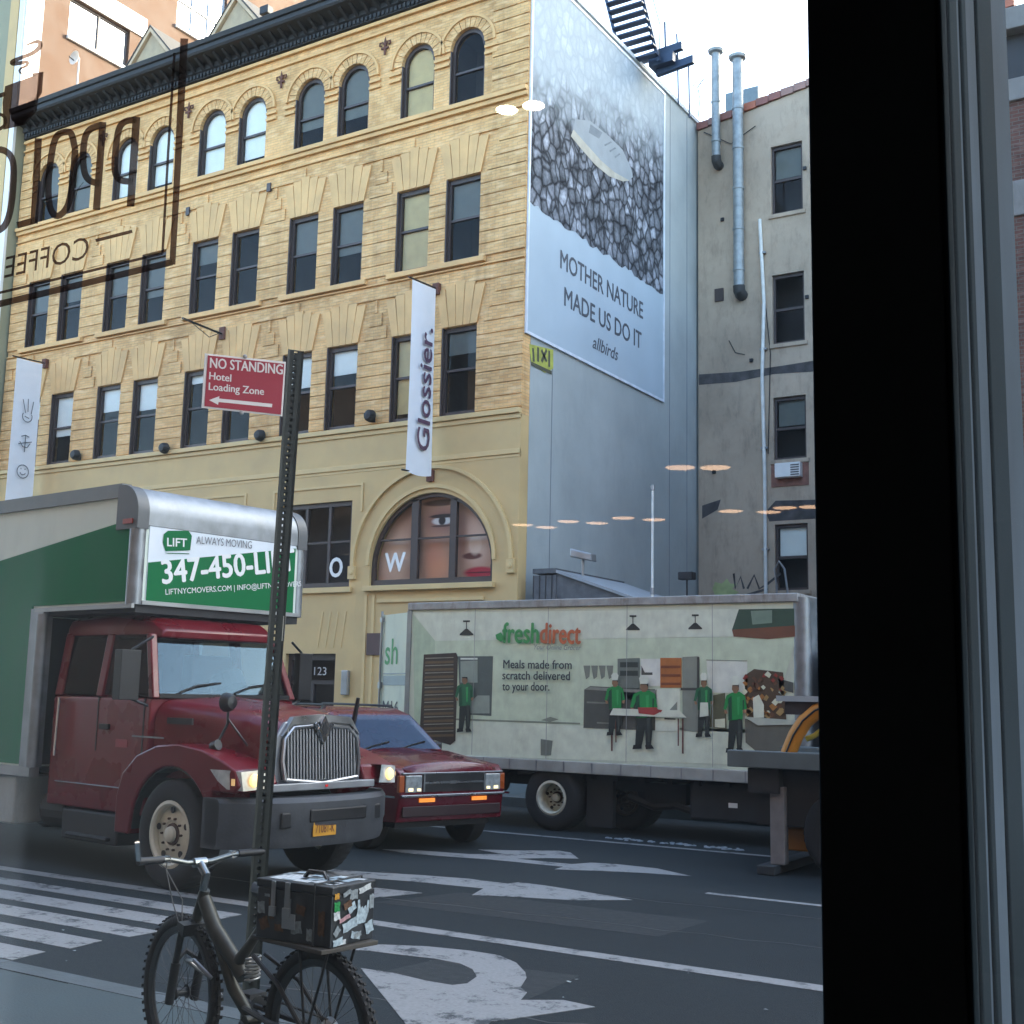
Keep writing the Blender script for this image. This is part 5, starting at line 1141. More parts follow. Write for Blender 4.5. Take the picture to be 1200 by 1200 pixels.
# ---------------------------------------------------------------- white box truck with kitchen print
FDY = 15.0; FX0, FX1 = -11.15, -4.92
FD = thing('box_truck', 'white grocery delivery box truck printed with chefs working in a kitchen', 'truck', (FX0, FDY, 0))
fw = mat('box truck white side', (.62, .66, .52), .6, var=.08, vs=1.2, dirt=.6, dc=(.42, .44, .38))
MB(fw).box(FX0, FX1-.12, FDY, FDY+2.25, .96, 3.085).build('cargo_box', FD, world=True)
FB = FD
MB(mat('dirty upper rail', (.36, .36, .35), .6, .3, var=.25, vs=6, dirt=.9, dc=(.16, .11, .08))).box(FX0-.01, FX1-.12, FDY-.03, FDY+2.28, 3.087, 3.2).build('roof_rail', FD, world=True, bevel=.012)
MB(mat('dirty lower rail', (.42, .43, .40), .5, .3, var=.15, vs=4, dirt=.5, dc=(.25, .24, .22))).box(-10.9, -5.55, FDY-.035, FDY+.08, .80, .957).build('skirt_rail', FD, world=True, bevel=.01)
for k in range(12): MB(steel).box(-10.6+.44*k, -10.58+.44*k, FDY-.037, FDY-.0351, .81, .95).build('rail_joint', FD, world=True)
for x, nm in ((FX0+.02, 'corner_post'),): MB(steel).box(FX0-.02, FX0+.06, FDY-.02, FDY-.001, .96, 3.085).build(nm, FD, world=True)
MB(alu).cyl((FX1-.13, FDY+.115, .96), (FX1-.13, FDY+.115, 3.15), .13, n=20).build('corner_post', FD, world=True, smooth=True)
MB(alu).box(FX1-.13, FX1, FDY+.12, FDY+2.13, .96, 3.15).build('front_wall', FD, world=True)
# printed picture (flat vinyl on the side)
pr = MB()
LAY = [0]
def col(n, c):
    k = 1.35 if sum(c) > 1.1 else 1.0
    c = tuple(min(.8, q*k*m) for q, m in zip(c, (.93, .95, .80)))
    return mat('print '+n, c, .6, var=.10, vs=6, dirt=.4, dc=tuple(q*.55 for q in c))
def V(px, py, d): q = at(px, py, 1, FDY); return (q.x, FDY-d, q.z)
def pp_(n, c, pts, lay=1): pr.m(col(n, c)).flat([V(x, y, .0025*lay) for x, y in pts])
pp_('ceiling', (.58, .60, .58), [(484,718),(934,713),(934,745),(510,751)], 1)
pp_('left wall', (.40, .47, .40), [(484,720),(510,751),(508,845),(486,868)], 1)
pp_('back wall', (.50, .55, .48), [(510,751),(934,746),(900,860),(508,842)], 1)
pp_('floor', (.60, .62, .58), [(508,842),(680,850),(934,856),(934,898),(486,884),(486,866)], 1)
pp_('floor line', (.30, .32, .28), [(508,841),(680,847),(680,849),(508,843)], 2)
# bread rack
pp_('rack dark', (.06, .04, .035), [(497,767),(535,765),(537,770),(534,868),(528,873),(492,862)], 3)
for k in range(11):
    y = 771+k*8.6
    pp_('loaves', (.16, .10, .06), [(499-.2*k,y+4),(532,y+3),(532,y+6),(498-.2*k,y+7)], 4)
    pp_('rack light', (.32, .28, .25), [(499-.2*k,y),(532,y-1),(532,y),(499-.2*k,y+1.2)], 5)
pp_('doorway', (.12, .14, .15), [(537,769),(578,769),(576,839),(540,837)], 2)
pp_('doorway pale', (.34, .38, .38), [(540,775),(560,774),(560,800),(540,800)], 3); pp_('doorway light', (.62, .66, .66), [(540,771),(560,771),(560,773),(540,773)], 3)
pp_('doorway pale', (.34, .38, .38), [(560,815),(574,815),(574,836),(550,836),(552,822)], 3)
def lampp(x, y):
    pp_('lamp dark', (.04, .04, .04), [(x-4,y),(x+4,y),(x+4,y+2),(x-4,y+2)], 3); pp_('lamp dark', (.04, .04, .04), [(x-.5,y+2),(x+.5,y+2),(x+.5,y+12),(x-.5,y+12)], 3)
    pp_('lamp dark', (.04, .04, .04), [(x-1.5,y+10),(x+1.5,y+10),(x+8,y+16),(x+8,y+17.5),(x-8,y+17.5),(x-8,y+16)], 3)
lampp(547, 727); lampp(742, 721); lampp(815, 720)
# stove, ovens
pp_('stove', (.10, .10, .10), [(685,808),(692,804),(770,808),(768,856),(684,853)], 3); pp_('stove top', (.3, .3, .3), [(685,808),(692,805),(770,809),(769,813)], 4); pp_('stove edge', (.24, .24, .23), [(688,822),(712,823),(712,825),(688,824)], 5)
pp_('stove edge', (.24, .24, .23), [(700,846),(716,847),(716,848.5),(700,848)], 5)
for k in range(4): pp_('pots grey', (.24, .25, .24), [(684+9*k,780),(692+9*k,780),(691+9*k,793),(687+9*k,796)], 3)
pp_('oven', (.20, .22, .22), [(724,772),(750,771),(750,820),(724,820)], 3); pp_('oven slot', (.05, .06, .06), [(727,776),(748,776),(748,782),(727,782)], 4); pp_('oven slot', (.05, .06, .06), [(727,786),(748,786),(748,792),(727,792)], 4)
pp_('paper', (.66, .68, .66), [(751,772),(774,772),(774,804),(751,804)], 3); pp_('stove', (.10, .10, .10), [(752,780),(756,788),(765,788),(765,791),(752,791)], 4)
pp_('orange rack', (.52, .17, .05), [(774,771),(799,771),(799,806),(774,806)], 3)
for k in range(3): pp_('orange dark', (.25, .07, .03), [(775,780+10*k),(798,780+10*k),(798,783+10*k),(775,783+10*k)], 4)
pp_('fridge', (.30, .31, .30), [(800,770),(819,769),(820,858),(800,856)], 3); pp_('fridge edge', (.08, .08, .08), [(817,770),(820,770),(820,806),(817,806)], 4); pp_('fridge edge', (.08, .08, .08), [(798,806),(826,806),(826,809),(798,809)], 4)
pp_('white cabinet', (.6, .62, .6), [(768,807),(797,807),(797,857),(768,857)], 3); pp_('stove', (.10, .10, .10), [(779,841),(792,842),(792,843.5),(779,843)], 4); pp_('cabinet shade', (.3, .32, .32), [(785,832),(794,822),(794,832)], 4)
pp_('white board', (.63, .66, .64), [(828,773),(876,774),(876,812),(830,812)], 3); pp_('board edge', (.3, .32, .3), [(828,773),(876,774),(876,775),(828,774)], 4)
pp_('hood dark', (.05, .09, .07), [(866,714),(934,713),(932,735),(858,738)], 2); pp_('hood rust', (.20, .08, .05), [(858,738),(932,733),(932,746),(900,749),(860,746)], 3)
pp_('hood shine', (.22, .30, .27), [(880,716),(905,715),(905,730),(882,732)], 3)
# shelves of food
pp_('shelf back', (.10, .06, .04), [(872,792),(884,784),(918,788),(922,846),(876,842)], 3)
random.seed(3)
for k in range(46):
    x = random.uniform(872, 918); y = random.uniform(788, 842)+max(0, (900-x)*.1); s_ = random.uniform(2, 5)
    c = random.choice([('food red', (.32, .05, .04)), ('food tan', (.45, .28, .12)), ('food white', (.6, .58, .5)), ('food brown', (.16, .07, .04)), ('food orange', (.45, .18, .05))])
    pp_(c[0], c[1], [(x-s_, y+random.uniform(-3, 3)), (x, y-s_), (x+s_, y), (x+random.uniform(-1, 2), y+s_)], 4+k % 5)
pp_('counter', (.16, .15, .14), [(873,842),(890,848),(934,848),(934,882),(888,882),(874,870)], 3); pp_('counter top', (.42, .43, .42), [(873,840),(934,844),(934,849),(889,850)], 9)
pp_('stove', (.10, .10, .10), [(912,795),(930,800),(930,812),(914,808)], 3); pp_('white jug', (.62, .62, .58), [(883,818),(890,814),(896,826),(896,841),(884,841)], 10)
pp_('plants', (.14, .13, .08), [(835,815),(850,812),(852,855),(832,852)], 3); pp_('food white', (.6, .58, .5), [(838,843),(850,842),(850,853),(838,852)], 4)
def chef(x, top, bot, w=1.0, apron=False, hat=True, dark=False, face=0):
    H = bot-top; G = ('chef green', (.02, .30, .08)) if not dark else ('chef dark green', (.03, .16, .08))
    def P(n, c, pts, l): pp_(n, c, [(x+a*w*H, top+b*H) for a, b in pts], l)
    P('trousers', (.025, .03, .03), [(-.09,.5),(.09,.5),(.10,.72),(.08,.97),(.02,.98),(.01,.72),(-.03,.95),(-.11,.97),(-.10,.75)], 11)
    P('shoes', (.015, .015, .015), [(-.13,.94),(-.03,.93),(-.03,.99),(-.14,1.0)], 12); P('shoes', (.015, .015, .015), [(.01,.94),(.09,.94),(.12,.99),(.02,1.0)], 12)
    P(*G, [(-.05,.20),(.06,.19),(.13,.24),(.16,.42),(.12,.44),(.10,.34),(.10,.56),(-.10,.57),(-.10,.34),(-.14,.45),(-.17,.42),(-.13,.24)], 12)
    P('chef hand', (.42, .22, .14), [(-.16,.42),(-.12,.44),(-.11,.48),(-.15,.48)], 13); P('chef hand', (.42, .22, .14), [(.12,.43),(.16,.42),(.15,.48),(.11,.47)], 13)
    P('chef face', (.30, .16, .10), [(-.045,.10),(.045,.10),(.05,.16),(.02,.21),(-.02,.21),(-.05,.16)], 13)
    P('chef hair', (.03, .02, .02), [(-.05+face*.03,.09),(.05,.09),(.05,.14),(.03,.11),(-.03,.11)], 14)
    if hat: P('chef hat', (.62, .64, .62), [(-.045,.10),(.045,.10),(.06,.02),(.03,-.02),(-.03,-.02),(-.06,.02)], 15)
    P('chef shade', (.012, .16, .045) if not dark else (.015, .085, .045), [(-.10,.28),(-.055,.24),(-.05,.56),(-.10,.565)], 13); P('chef shade', (.012, .16, .045) if not dark else (.015, .085, .045), [(.10,.30),(.12,.30),(.115,.43),(.10,.43)], 13); P('chef fold', (.05, .40, .13), [(.02,.26),(.06,.25),(.05,.5),(.03,.5)], 13); P('trouser shade', (.06, .065, .065), [(.03,.55),(.07,.55),(.07,.9),(.045,.9)], 12)
    if apron: P('apron', (.58, .6, .58), [(-.06,.45),(.07,.45),(.08,.66),(-.07,.68)], 14)
chef(546, 787, 858, .95, hat=False, dark=True); chef(722, 790, 862, 1.0); chef(826, 790, 864, .95, apron=True, dark=True); chef(863, 794, 882, .95)
pp_('table leg', (.16, .06, .05), [(717,838),(719,838),(719,880),(717,880)], 10); pp_('table leg', (.16, .06, .05), [(800,842),(802,842),(802,883),(800,883)], 10); pp_('table leg', (.16, .06, .05), [(722,838),(723.5,838),(723.5,870),(722,870)], 10); pp_('table leg', (.16, .06, .05), [(795,842),(796.5,842),(796.5,874),(795,874)], 10)
chef(756, 793, 878, 1.15)
pp_('table top', (.62, .64, .6), [(720,830),(798,833),(806,841),(716,838)], 16); pp_('meat', (.42, .05, .05), [(749,829),(770,829),(776,834),(768,838),(750,836)], 17); pp_('meat', (.42, .05, .05), [(770,831),(778,832),(776,835)], 18)
pp_('leaf mark', (.28, .30, .27), [(634,844),(645,840),(655,843),(645,846)], 2)
pp_('patch', (.22, .23, .22), [(634,866),(648,868),(646,885),(634,885)], 3)
pb = pr.build('side_print', FD, world=True, fix=False)
def vt(s, name, m, px, py, px2, py2, cap, bold=0, shear=0):
    a = V(px, py, .03); b = V(px2, py2, .03); d = Vector(b)-Vector(a)
    d.y = 0; L = d.length; d.normalize(); text(s, name, m, a, d, Vector((-d.z, 0, d.x)), L, cap, FD, True, bold=bold, shear=shear, depth=0)
lg = mat('logo green', (.05, .30, .08), .5, var=0); lo_ = mat('logo orange', (.55, .14, .05), .5, var=0); ink = mat('print ink', (.05, .055, .06), .5, var=0)
vt('fresh', 'logo', lg, 590, 753, 632, 753.5, .30, .03); vt('direct', 'logo', lo_, 634, 753.5, 681, 754.5, .30, .03)
lf = MB(lg).flat([V(*p, .03) for p in ((582,744),(588,741),(594,749),(588,752),(583,749))]); lf.build('logo_leaf', FD, world=True, fix=False)
vt('Your Online Grocer', 'lettering', mat('print grey ink', (.22, .23, .23), .5, var=0), 627, 761, 682, 762, .075, 0, .3)
vt('Meals made from', 'lettering', ink, 591, 783, 671, 784, .125, .02); vt('scratch delivered', 'lettering', ink, 590, 796, 669, 797, .125, .02); vt('to your door.', 'lettering', ink, 590, 809, 645, 809.5, .125, .02)
for k in range(1, 5):
    x = FX0+1.24*k; MB(mat('panel seam', (.30, .31, .29), .6)).box(x, x+.008, FDY-.052, FDY-.0505, .98, 3.08).build('panel_seam', FD, world=True)
# open rear door
hx, hy = FX0-.02, FDY+.02; an_ = math.radians(30)
dd_ = bpy.data.objects.new('rear_door', None); COL.objects.link(dd_); dd_.parent = FD; dd_.location = Vector((hx, hy, 0))-FD.location; dd_.rotation_euler = (0, 0, -an_)
MB(fw).box(-1.08, 0, 0, .04, 1.0, 3.06).build('door_panel', dd_); MB(steel).box(-1.11, -1.082, -.005, .045, .98, 3.08).cyl((-1.0, -.03, 1.0), (-1.0, -.03, 3.12), .02).box(-1.04, -.96, -.05, -.001, 1.9, 2.0).box(-1.04, -.96, -.05, -.001, 2.95, 3.02).build('lock_rod', dd_)
text('sh', 'lettering', lg, (-.88, -.004, 2.28), (1, 0, 0), (0, 0, 1), .5, .42, dd_, bold=.012); text('M16', 'lettering', ink, (-.9, -.004, 1.52), (1, 0, 0), (0, 0, 1), .62, .2, dd_, bold=.02)
MB(mat('print stripe', (.3, .36, .36), .5)).box(-.94, -.02, -.004, -.001, 1.95, 2.1).box(-.94, -.02, -.006, -.0045, 2.12, 2.14).m(mat('logo orange', (.5, .1, .05))).box(-.5, -.3, -.006, -.001, 1.05, 1.35).build('door_stripe', dd_)
# wheels and chassis
wheel(FD, -8.62-FX0, .22, .44, .40, .24, rimcream, -1, deep=True); wheel(FD, -8.62-FX0, 2.1, .44, .40, .24, rimcream, 1, deep=True)
wheel(FD, -3.7-FX0, .2, .42, .26, .24, rimcream, -1); wheel(FD, -3.7-FX0, 2.1, .42, .26, .24, rimcream, 1)
c = MB(dkm).box(-11.0, -3.0, FDY+.7, FDY+.8, .55, .8).box(-11.0, -3.0, FDY+1.4, FDY+1.5, .55, .8)
for k in range(15): c.box(-10.9+.4*k, -10.82+.4*k, FDY+.1, FDY+2.1, .72, .80)
c.box(-10.95, -5.4, FDY+.1, FDY+2.15, .78, .955); c.build('chassis', FD, world=True)
MB(dkm).box(-6.6, -5.3, FDY+.15, FDY+.8, .28, .78).build('fuel_tank', FD, world=True, bevel=.04)
MB(white).box(-6.05, -5.93, FDY+.14, FDY+.149, .47, .53).build('tank_label', FD, world=True)
MB(dkm).box(-8.15, -7.75, FDY+.2, FDY+.3, .08, .8).cyl((-8.5, FDY+1, .42), (-8.5, FDY+1.5, .42), .2).build('mud_flap', FD, world=True)
wheel(FD, -7.95-FX0+.1, 1.0, .42, .5, .22, hubdark, -1, name='spare_wheel')
MB(dkm).tube([(-7.6, FDY+.4, .5), (-7.2, FDY+.4, .38), (-6.9, FDY+.4, .42), (-6.5, FDY+.3, .35)], .05, 8).box(-7.4, -6.8, FDY+.5, FDY+1.3, .42, .7).build('exhaust', FD, world=True)
MB(dkm).cyl((-10.4, FDY+.4, .6), (-9.6, FDY+.4, .6), .14).box(-10.9, -9.9, FDY+.1, FDY+.2, .4, .8).build('underride_guard', FD, world=True)
cab = MB(white); cab.prism([(-4.85, .6), (-3.0, .6), (-2.9, 1.2), (-3.25, 2.35), (-3.5, 2.5), (-4.85, 2.5)], 'xz', FDY+.1, FDY+2.15); cab.build('cab', FD, world=True, bevel=.06)
MB(wsg).add([(-2.88, FDY+.25, 1.25), (-2.88, FDY+2.0, 1.25), (-3.22, FDY+2.0, 2.3), (-3.22, FDY+.25, 2.3)], [(0,1,2,3)]).build('windshield', FD, world=True, fix=False)
MB(sg).add([(-4.2, FDY+.095, 1.4), (-3.05, FDY+.095, 1.4), (-3.35, FDY+.095, 2.3), (-4.2, FDY+.095, 2.3)], [(0,1,2,3)]).build('side_window', FD, world=True, fix=False)
# ---------------------------------------------------------------- tow truck
TW = thing('tow_truck', 'rear of a grey flatbed tow truck with orange details at the right', 'tow truck', (-5.15, 12.9, 0))
gm_ = mat('grey bed steel', (.12, .14, .14), .6, .2, var=.15, vs=3, dirt=.3)
MB(gm_).box(-5.15, 2.6, 12.85, 12.97, 1.12, 1.30).box(-5.15, 2.6, 14.55, 14.67, 1.12, 1.30).box(-5.15, 2.6, 12.971, 14.549, 1.15, 1.24).build('flat_bed', TW, world=True, bevel=.01)
MB(dkm).box(-4.9, 2.4, 13.1, 14.4, .5, 1.11).box(-4.95, -4.6, 12.95, 14.5, .85, 1.11).build('underframe', TW, world=True)
lg_ = mat('worn grey leg steel', (.20, .19, .19), .7, .2, var=.2, vs=8)
for y in (13.0, 14.42): MB(lg_).box(-4.72, -4.56, y, y+.14, .10, .92).build('stabilizer_leg', TW, world=True, bevel=.01)
MB(mat('dark foot bar', (.03, .035, .04), .6)).box(-4.82, -4.62, 12.85, 14.85, .004, .10).build('foot_bar', TW, world=True, bevel=.01)
org = mat('orange plastic', (.55, .22, .02), .5, var=.15)
q = at(900, 945, 1, 13.2); MB(org).box(q.x-.06, q.x+.06, 13.15, 13.25, q.z-.11, q.z+.1).build('orange_lamp', TW, world=True, bevel=.01)
q = at(933, 983, 1, 13.6); MB(org).box(q.x-.17, q.x+.17, 13.5, 13.8, q.z-.12, q.z+.12).build('orange_box', TW, world=True, bevel=.02)
rl2 = MB(mat('dark deck rail', (.035, .03, .035), .6)).box(-4.52, 1.8, 12.95, 13.1, 1.70, 1.84); rl2.m(mat('pale rail top', (.36, .40, .42), .5)).box(-4.6, 1.8, 12.9, 13.15, 1.841, 1.90); rl2.build('upper_rail', TW, world=True)
MB(dkm).box(-4.1, -3.95, 13.0, 13.1, 1.24, 1.70).box(-1, -.85, 13.0, 13.1, 1.24, 1.70).build('rail_post', TW, world=True)
arcb = MB(org); sl2 = MB(black)
pa = [at(x, y, 1, 12.92) for x, y in ((921,884),(930,862),(941,845),(955,833),(975,824),(1000,822))]
arcb.tube([(p.x, 12.99, p.z) for p in pa], .085, 10); arcb.build('orange_hose', TW, world=True, smooth=True)
sl2.tube([(p.x, 12.905, p.z) for p in pa], .012, 5).build('hose_seam', TW, world=True)
pa = [at(x, y, 1, 13.05) for x, y in ((945,866),(955,862),(966,853),(980,840))]
MB(mat('yellow strap', (.5, .45, .08), .6)).tube([(p.x, 13.05, p.z) for p in pa], .03, 8).build('yellow_strap', TW, world=True)
MB(mat('dark blue tarp', (.02, .04, .09), .7, var=.3)).box(-4.15, -3.2, 13.1, 14.3, 1.24, 1.72).build('covered_load', TW, world=True, bevel=.1)
for x in (-3.9, 1.5): wheel(TW, x+5.15, .25, .46, .3, .26, hubdark, -1, deep=True); wheel(TW, x+5.15, 1.55, .46, .3, .26, hubdark, 1, deep=True)
MB(mat('tow cab yellow', (.5, .36, .04), .4, coat=.4)).prism([(1.2, .6), (3.6, .6), (3.6, 1.3), (3.2, 1.45), (2.9, 2.3), (1.2, 2.35)], 'xz', 12.95, 14.6).build('cab', TW, world=True, bevel=.08)
# ---------------------------------------------------------------- sign pole and sign
PB = Vector((-4.125, 4.40, .152)); PZ = math.radians(54)
SP = thing('sign_pole', 'tall perforated steel sign pole on the near pavement, leaning slightly', 'pole', PB); SP.rotation_euler = (0, math.radians(1.6), 0)
pm = mat('dark perforated steel', (.016, .020, .018), .6, .3, var=.3, vs=10, dirt=.4, dc=(.03, .025, .02))
ph = MB(pm); hw = .028; n = 110; st_ = 3.36/n; hr = .0085
Rz = Matrix.Rotation(PZ, 3, 'Z')
def rp(p): v = Rz @ Vector(p); return (v.x, v.y, v.z)
for k in range(n):
    z0, z1 = k*st_, (k+1)*st_; zc = (z0+z1)/2
    for (y) in (-hw, hw):
        for a, b, c, d_ in ((-hw, -hr, z0, z1), (hr, hw, z0, z1), (-hr, hr, z0, zc-hr), (-hr, hr, zc+hr, z1)):
            ph.add([rp((a, y, c)), rp((b, y, c)), rp((b, y, d_)), rp((a, y, d_))], [(0, 1, 2, 3)])
for x in (-hw, hw): ph.add([rp((x, -hw, 0)), rp((x, hw, 0)), rp((x, hw, 3.36)), rp((x, -hw, 3.36))], [(0, 1, 2, 3)])
fl_ = ph
for s_ in (-1, 1): fl_.add([rp((s_*hw, -hw, 0)), rp((s_*(hw+.012), -hw-.004, 0)), rp((s_*(hw+.012), -hw-.004, 3.36)), rp((s_*hw, -hw, 3.36))], [(0, 1, 2, 3)])
fl_.build('post', SP, fix=False)
MB(steel).add([rp(p) for p in ((hw+.002,-.03,1.93),(hw+.014,-.03,1.93),(hw+.014,.03,1.93),(hw+.002,.03,1.93),(hw+.002,-.03,2.05),(hw+.014,-.03,2.05),(hw+.014,.03,2.05),(hw+.002,.03,2.05))], [(0,3,2,1),(4,5,6,7),(0,1,5,4),(1,2,6,5),(2,3,7,6),(3,0,4,7)]).build('clamp', SP)
SL = SP.location+Vector((math.sin(math.radians(1.6))*3.2, 0, 3.2))
SG = thing('parking_sign', 'red no standing hotel loading zone sign with white arrow on the pole', 'sign', SL, PZ)
sr = mat('sign red', (.30, .012, .035), .4, var=.05, coat=.2); swt = mat('sign white', (.68, .66, .66), .5, var=0)
def sgp(px, py):                                           # sign plane through SL, local x,z
    nrm = Vector((math.sin(PZ), -math.cos(PZ), 0)); d = ray(px, py); o = Vector((0, 0, CAMZ)); P0 = SL+nrm*.04
    t = (P0-o).dot(nrm)/d.dot(nrm); q = o+d*t-SL; return (q.dot(Vector((math.cos(PZ), math.sin(PZ), 0))), q.z)
c0 = [sgp(*p) for p in ((240, 414), (335, 424), (331, 488), (236, 478))]
MB(swt).prism([(a, b) for a, b in c0][::-1], 'xz', -.040, -.036).build('plate', SG, bevel=.004)
c1 = [sgp(*p) for p in ((243.5, 416.5), (333, 426.5), (329, 486), (239.5, 476))]
MB(sr).prism(c1[::-1], 'xz', -.0425, -.0401).build('red_face', SG)
def st(s, m, px, py, px2, py2, cap, bold=0, d=-.0435):
    a = sgp(px, py); b = sgp(px2, py2); v = Vector((b[0]-a[0], 0, b[1]-a[1])); L = v.length; v.normalize()
    text(s, 'lettering', m, (a[0], d, a[1]), v, Vector((-v.z, 0, v.x)), L, cap, SG, bold=bold, depth=0)
st('NO STANDING', swt, 246, 431, 331, 439, .052, .022); st('Hotel', swt, 245, 444.5, 270.5, 447.5, .038, .022); st('Loading Zone', swt, 244.5, 457, 309, 463, .038, .022)
ar = [sgp(*p) for p in ((245, 469), (257, 464.5), (256.5, 467.2), (319, 473.5), (318.5, 477.5), (256, 471.2), (255.5, 474.5))]
MB(swt).prism(ar, 'xz', -.0437, -.0426).build('arrow', SG)
for px, py in ((287, 418), (283, 484)): a = sgp(px, py); MB(steel).lathe([(.001, .006), (.008, .005), (.011, 0)], (a[0], -.0427, a[1]), 'y', 10, -1).build('bolt', SG)
# ---------------------------------------------------------------- bicycle
BR = Vector((-3.34, 3.98, .152)); BF = Vector((-4.285, 4.13, .152)); bv = BF-BR; BA = math.atan2(bv.y, bv.x); WB = bv.length
BK = thing('bicycle', 'dusty mountain bicycle with crate rack locked to the sign pole', 'bicycle', BR, BA)
fm = mat('dusty champagne frame', (.045, .045, .038), .45, .4, var=.3, vs=14); bkm = mat('bike black parts', (.02, .02, .022), .5, .2, var=.2)
R0 = .335
def bwheel(x):
    w = bpy.data.objects.new('wheel', None); COL.objects.link(w); w.parent = BK; w.location = (x, 0, R0)
    t = MB(tyre); prof = [(R0-.048+.023*math.cos(a), .023*math.sin(a)) for a in [2*math.pi*k/10 for k in range(11)]]
    prof = [(r+.022, h) for r, h in prof]; t.lathe(prof, (0, 0, 0), 'y', 48)
    for k in range(56):
        a = 2*math.pi*k/56
        for s_ in (-1, 0, 1):
            aa = a+(.03 if s_ else .0); c, s2 = math.cos(aa), math.sin(aa); r1, r2 = R0-.005, R0+.006-abs(s_)*.006; u = .022; y = s_*.017
            q = [(-.007, -.006), (.007, -.006), (.007, .006), (-.007, .006)]
            t.add([(r*c-dx*s2, y+dy, r*s2+dx*c) for r in (r1, r2) for dx, dy in q], [(4,5,6,7),(0,1,5,4),(1,2,6,5),(2,3,7,6),(3,0,4,7)])
    t.build('tyre', w, smooth=True)
    MB(mat('dark rim', (.06, .062, .065), .35, .7)).lathe([(R0-.055, -.012), (R0-.05, -.014), (R0-.075, -.009), (R0-.08, 0), (R0-.075, .009), (R0-.05, .014), (R0-.055, .012)], (0, 0, 0), 'y', 48).build('rim', w, smooth=True)
    s = MB(mat('spoke steel', (.05, .05, .052), .5, .5))
    for k in range(32):
        a = 2*math.pi*k/32; b = a+(.5 if k % 4 < 2 else -.5); y = .03 if k % 2 else -.03
        s.cyl((.022*math.cos(b), y, .022*math.sin(b)), ((R0-.076)*math.cos(a), 0, (R0-.076)*math.sin(a)), .0012, n=4, cap=False)
    s.build('spokes', w)
    MB(bkm).cyl((0, -.05, 0), (0, .05, 0), .018, n=12).cyl((0, -.034, 0), (0, -.028, 0), .03, n=14).cyl((0, .028, 0), (0, .034, 0), .03, n=14).build('hub', w, smooth=True)
    return w
bwheel(0); bwheel(WB)
HT = Vector((WB-.145, 0, .80)); HB = Vector((WB-.095, 0, .665)); BBp = Vector((.43, 0, .31)); PV = Vector((.50, 0, .47)); SS = Vector((.34, 0, .76))
fk = MB(bkm)
for s_ in (-1, 1):
    fk.cyl((WB-.088, s_*.062, .62), (WB-.04, s_*.062, .44), .016, n=10); fk.tube([(WB-.052, s_*.062, .48), (WB-.012, s_*.062, .30), (WB, s_*.055, R0-.01)], [.022, .021, .017], 10)
fk.prism([(WB-.12, .60), (WB-.06, .62), (WB-.07, .66), (WB-.13, .65)], 'xz', -.075, .075)
fk.tube([(WB-.04, .07, .47), (WB-.02, .0, .52), (WB-.04, -.07, .47)], .012, 6); fk.build('suspension_fork', BK, smooth=True)
fr2 = MB(fm)
fr2.cyl(HB, HT, .024, n=14)
fr2.tube([HT-Vector((.0, 0, .04)), Vector((.72, 0, .64)), Vector((.58, 0, .54)), PV], [.032, .036, .034, .03], 12)
fr2.tube([PV+Vector((.06, 0, .04)), Vector((.46, 0, .62)), SS], [.028, .022, .018], 10)
fr2.tube([Vector((.70, 0, .61)), Vector((.57, 0, .42)), BBp], [.026, .028, .026], 10)
fr2.cyl((BBp.x, -.038, BBp.z), (BBp.x, .038, BBp.z), .024, n=14)
fr2.build('frame', BK, smooth=True)
sw_ = MB(bkm)
for s_ in (-1, 1):
    sw_.tube([(BBp.x+.02, s_*.03, .36), (.25, s_*.05, .34), (.0, s_*.062, R0)], .012, 8); sw_.tube([(0, s_*.062, R0), (.2, s_*.055, .50), (.40, s_*.03, .58)], .010, 8)
sw_.build('swing_arm', BK, smooth=True)
MB(mat('shock spring', (.3, .3, .3), .4, .5)).tube([(.44+.035*math.cos(a)*.6, .035*math.sin(a), .47+.012*a/6.28*1.2) for a in [k*.5 for k in range(88)]], .005, 5).build('shock', BK, smooth=True)
MB(bkm).cyl(SS-Vector((.05, 0, .12)), SS+Vector((-.02, 0, .07)), .014, n=10).build('seat_post', BK)
MB(mat('saddle black', (.02, .02, .02), .6)).loft([[(x, y*wd, .835+z) for y, z in ((-1, 0), (-.7, .03), (0, .04), (.7, .03), (1, 0), (0, -.02))] for x, wd in ((.20, .06), (.26, .075), (.36, .035), (.46, .018))]).build('saddle', BK, smooth=60)
stem = MB(mat('polished stem', (.22, .24, .25), .2, .9)); sb_ = HT+Vector((-.01, 0, .02)); sc_ = Vector((WB-.10, 0, .915))
stem.tube([HT, sb_+Vector((-.01, 0, .05)), sc_], [.018, .02, .02], 10).cyl((sc_.x, -.03, sc_.z), (sc_.x, .03, sc_.z), .022, n=12); stem.build('stem', BK, smooth=True)
MB(mat('handlebar dull', (.14, .15, .15), .3, .9)).tube([(sc_.x-.03, -.31, .945), (sc_.x-.01, -.16, .94), (sc_.x, -.06, .917), (sc_.x, .06, .917), (sc_.x-.01, .16, .94), (sc_.x-.03, .31, .945)], .0115, 10).build('handlebar', BK, smooth=True)
for s_ in (-1, 1):
    MB(bkm).cyl((sc_.x-.03, s_*.315, .945), (sc_.x-.015, s_*.19, .942), .017, n=12).build('grip', BK, smooth=True)
    MB(chrome).tube([(sc_.x-.005, s_*.17, .94), (sc_.x+.03, s_*.18, .93), (sc_.x+.035, s_*.26, .925)], .005, 6).box(sc_.x-.02, sc_.x+.01, s_*.165-.012, s_*.165+.012, .925, .955).build('brake_lever', BK)
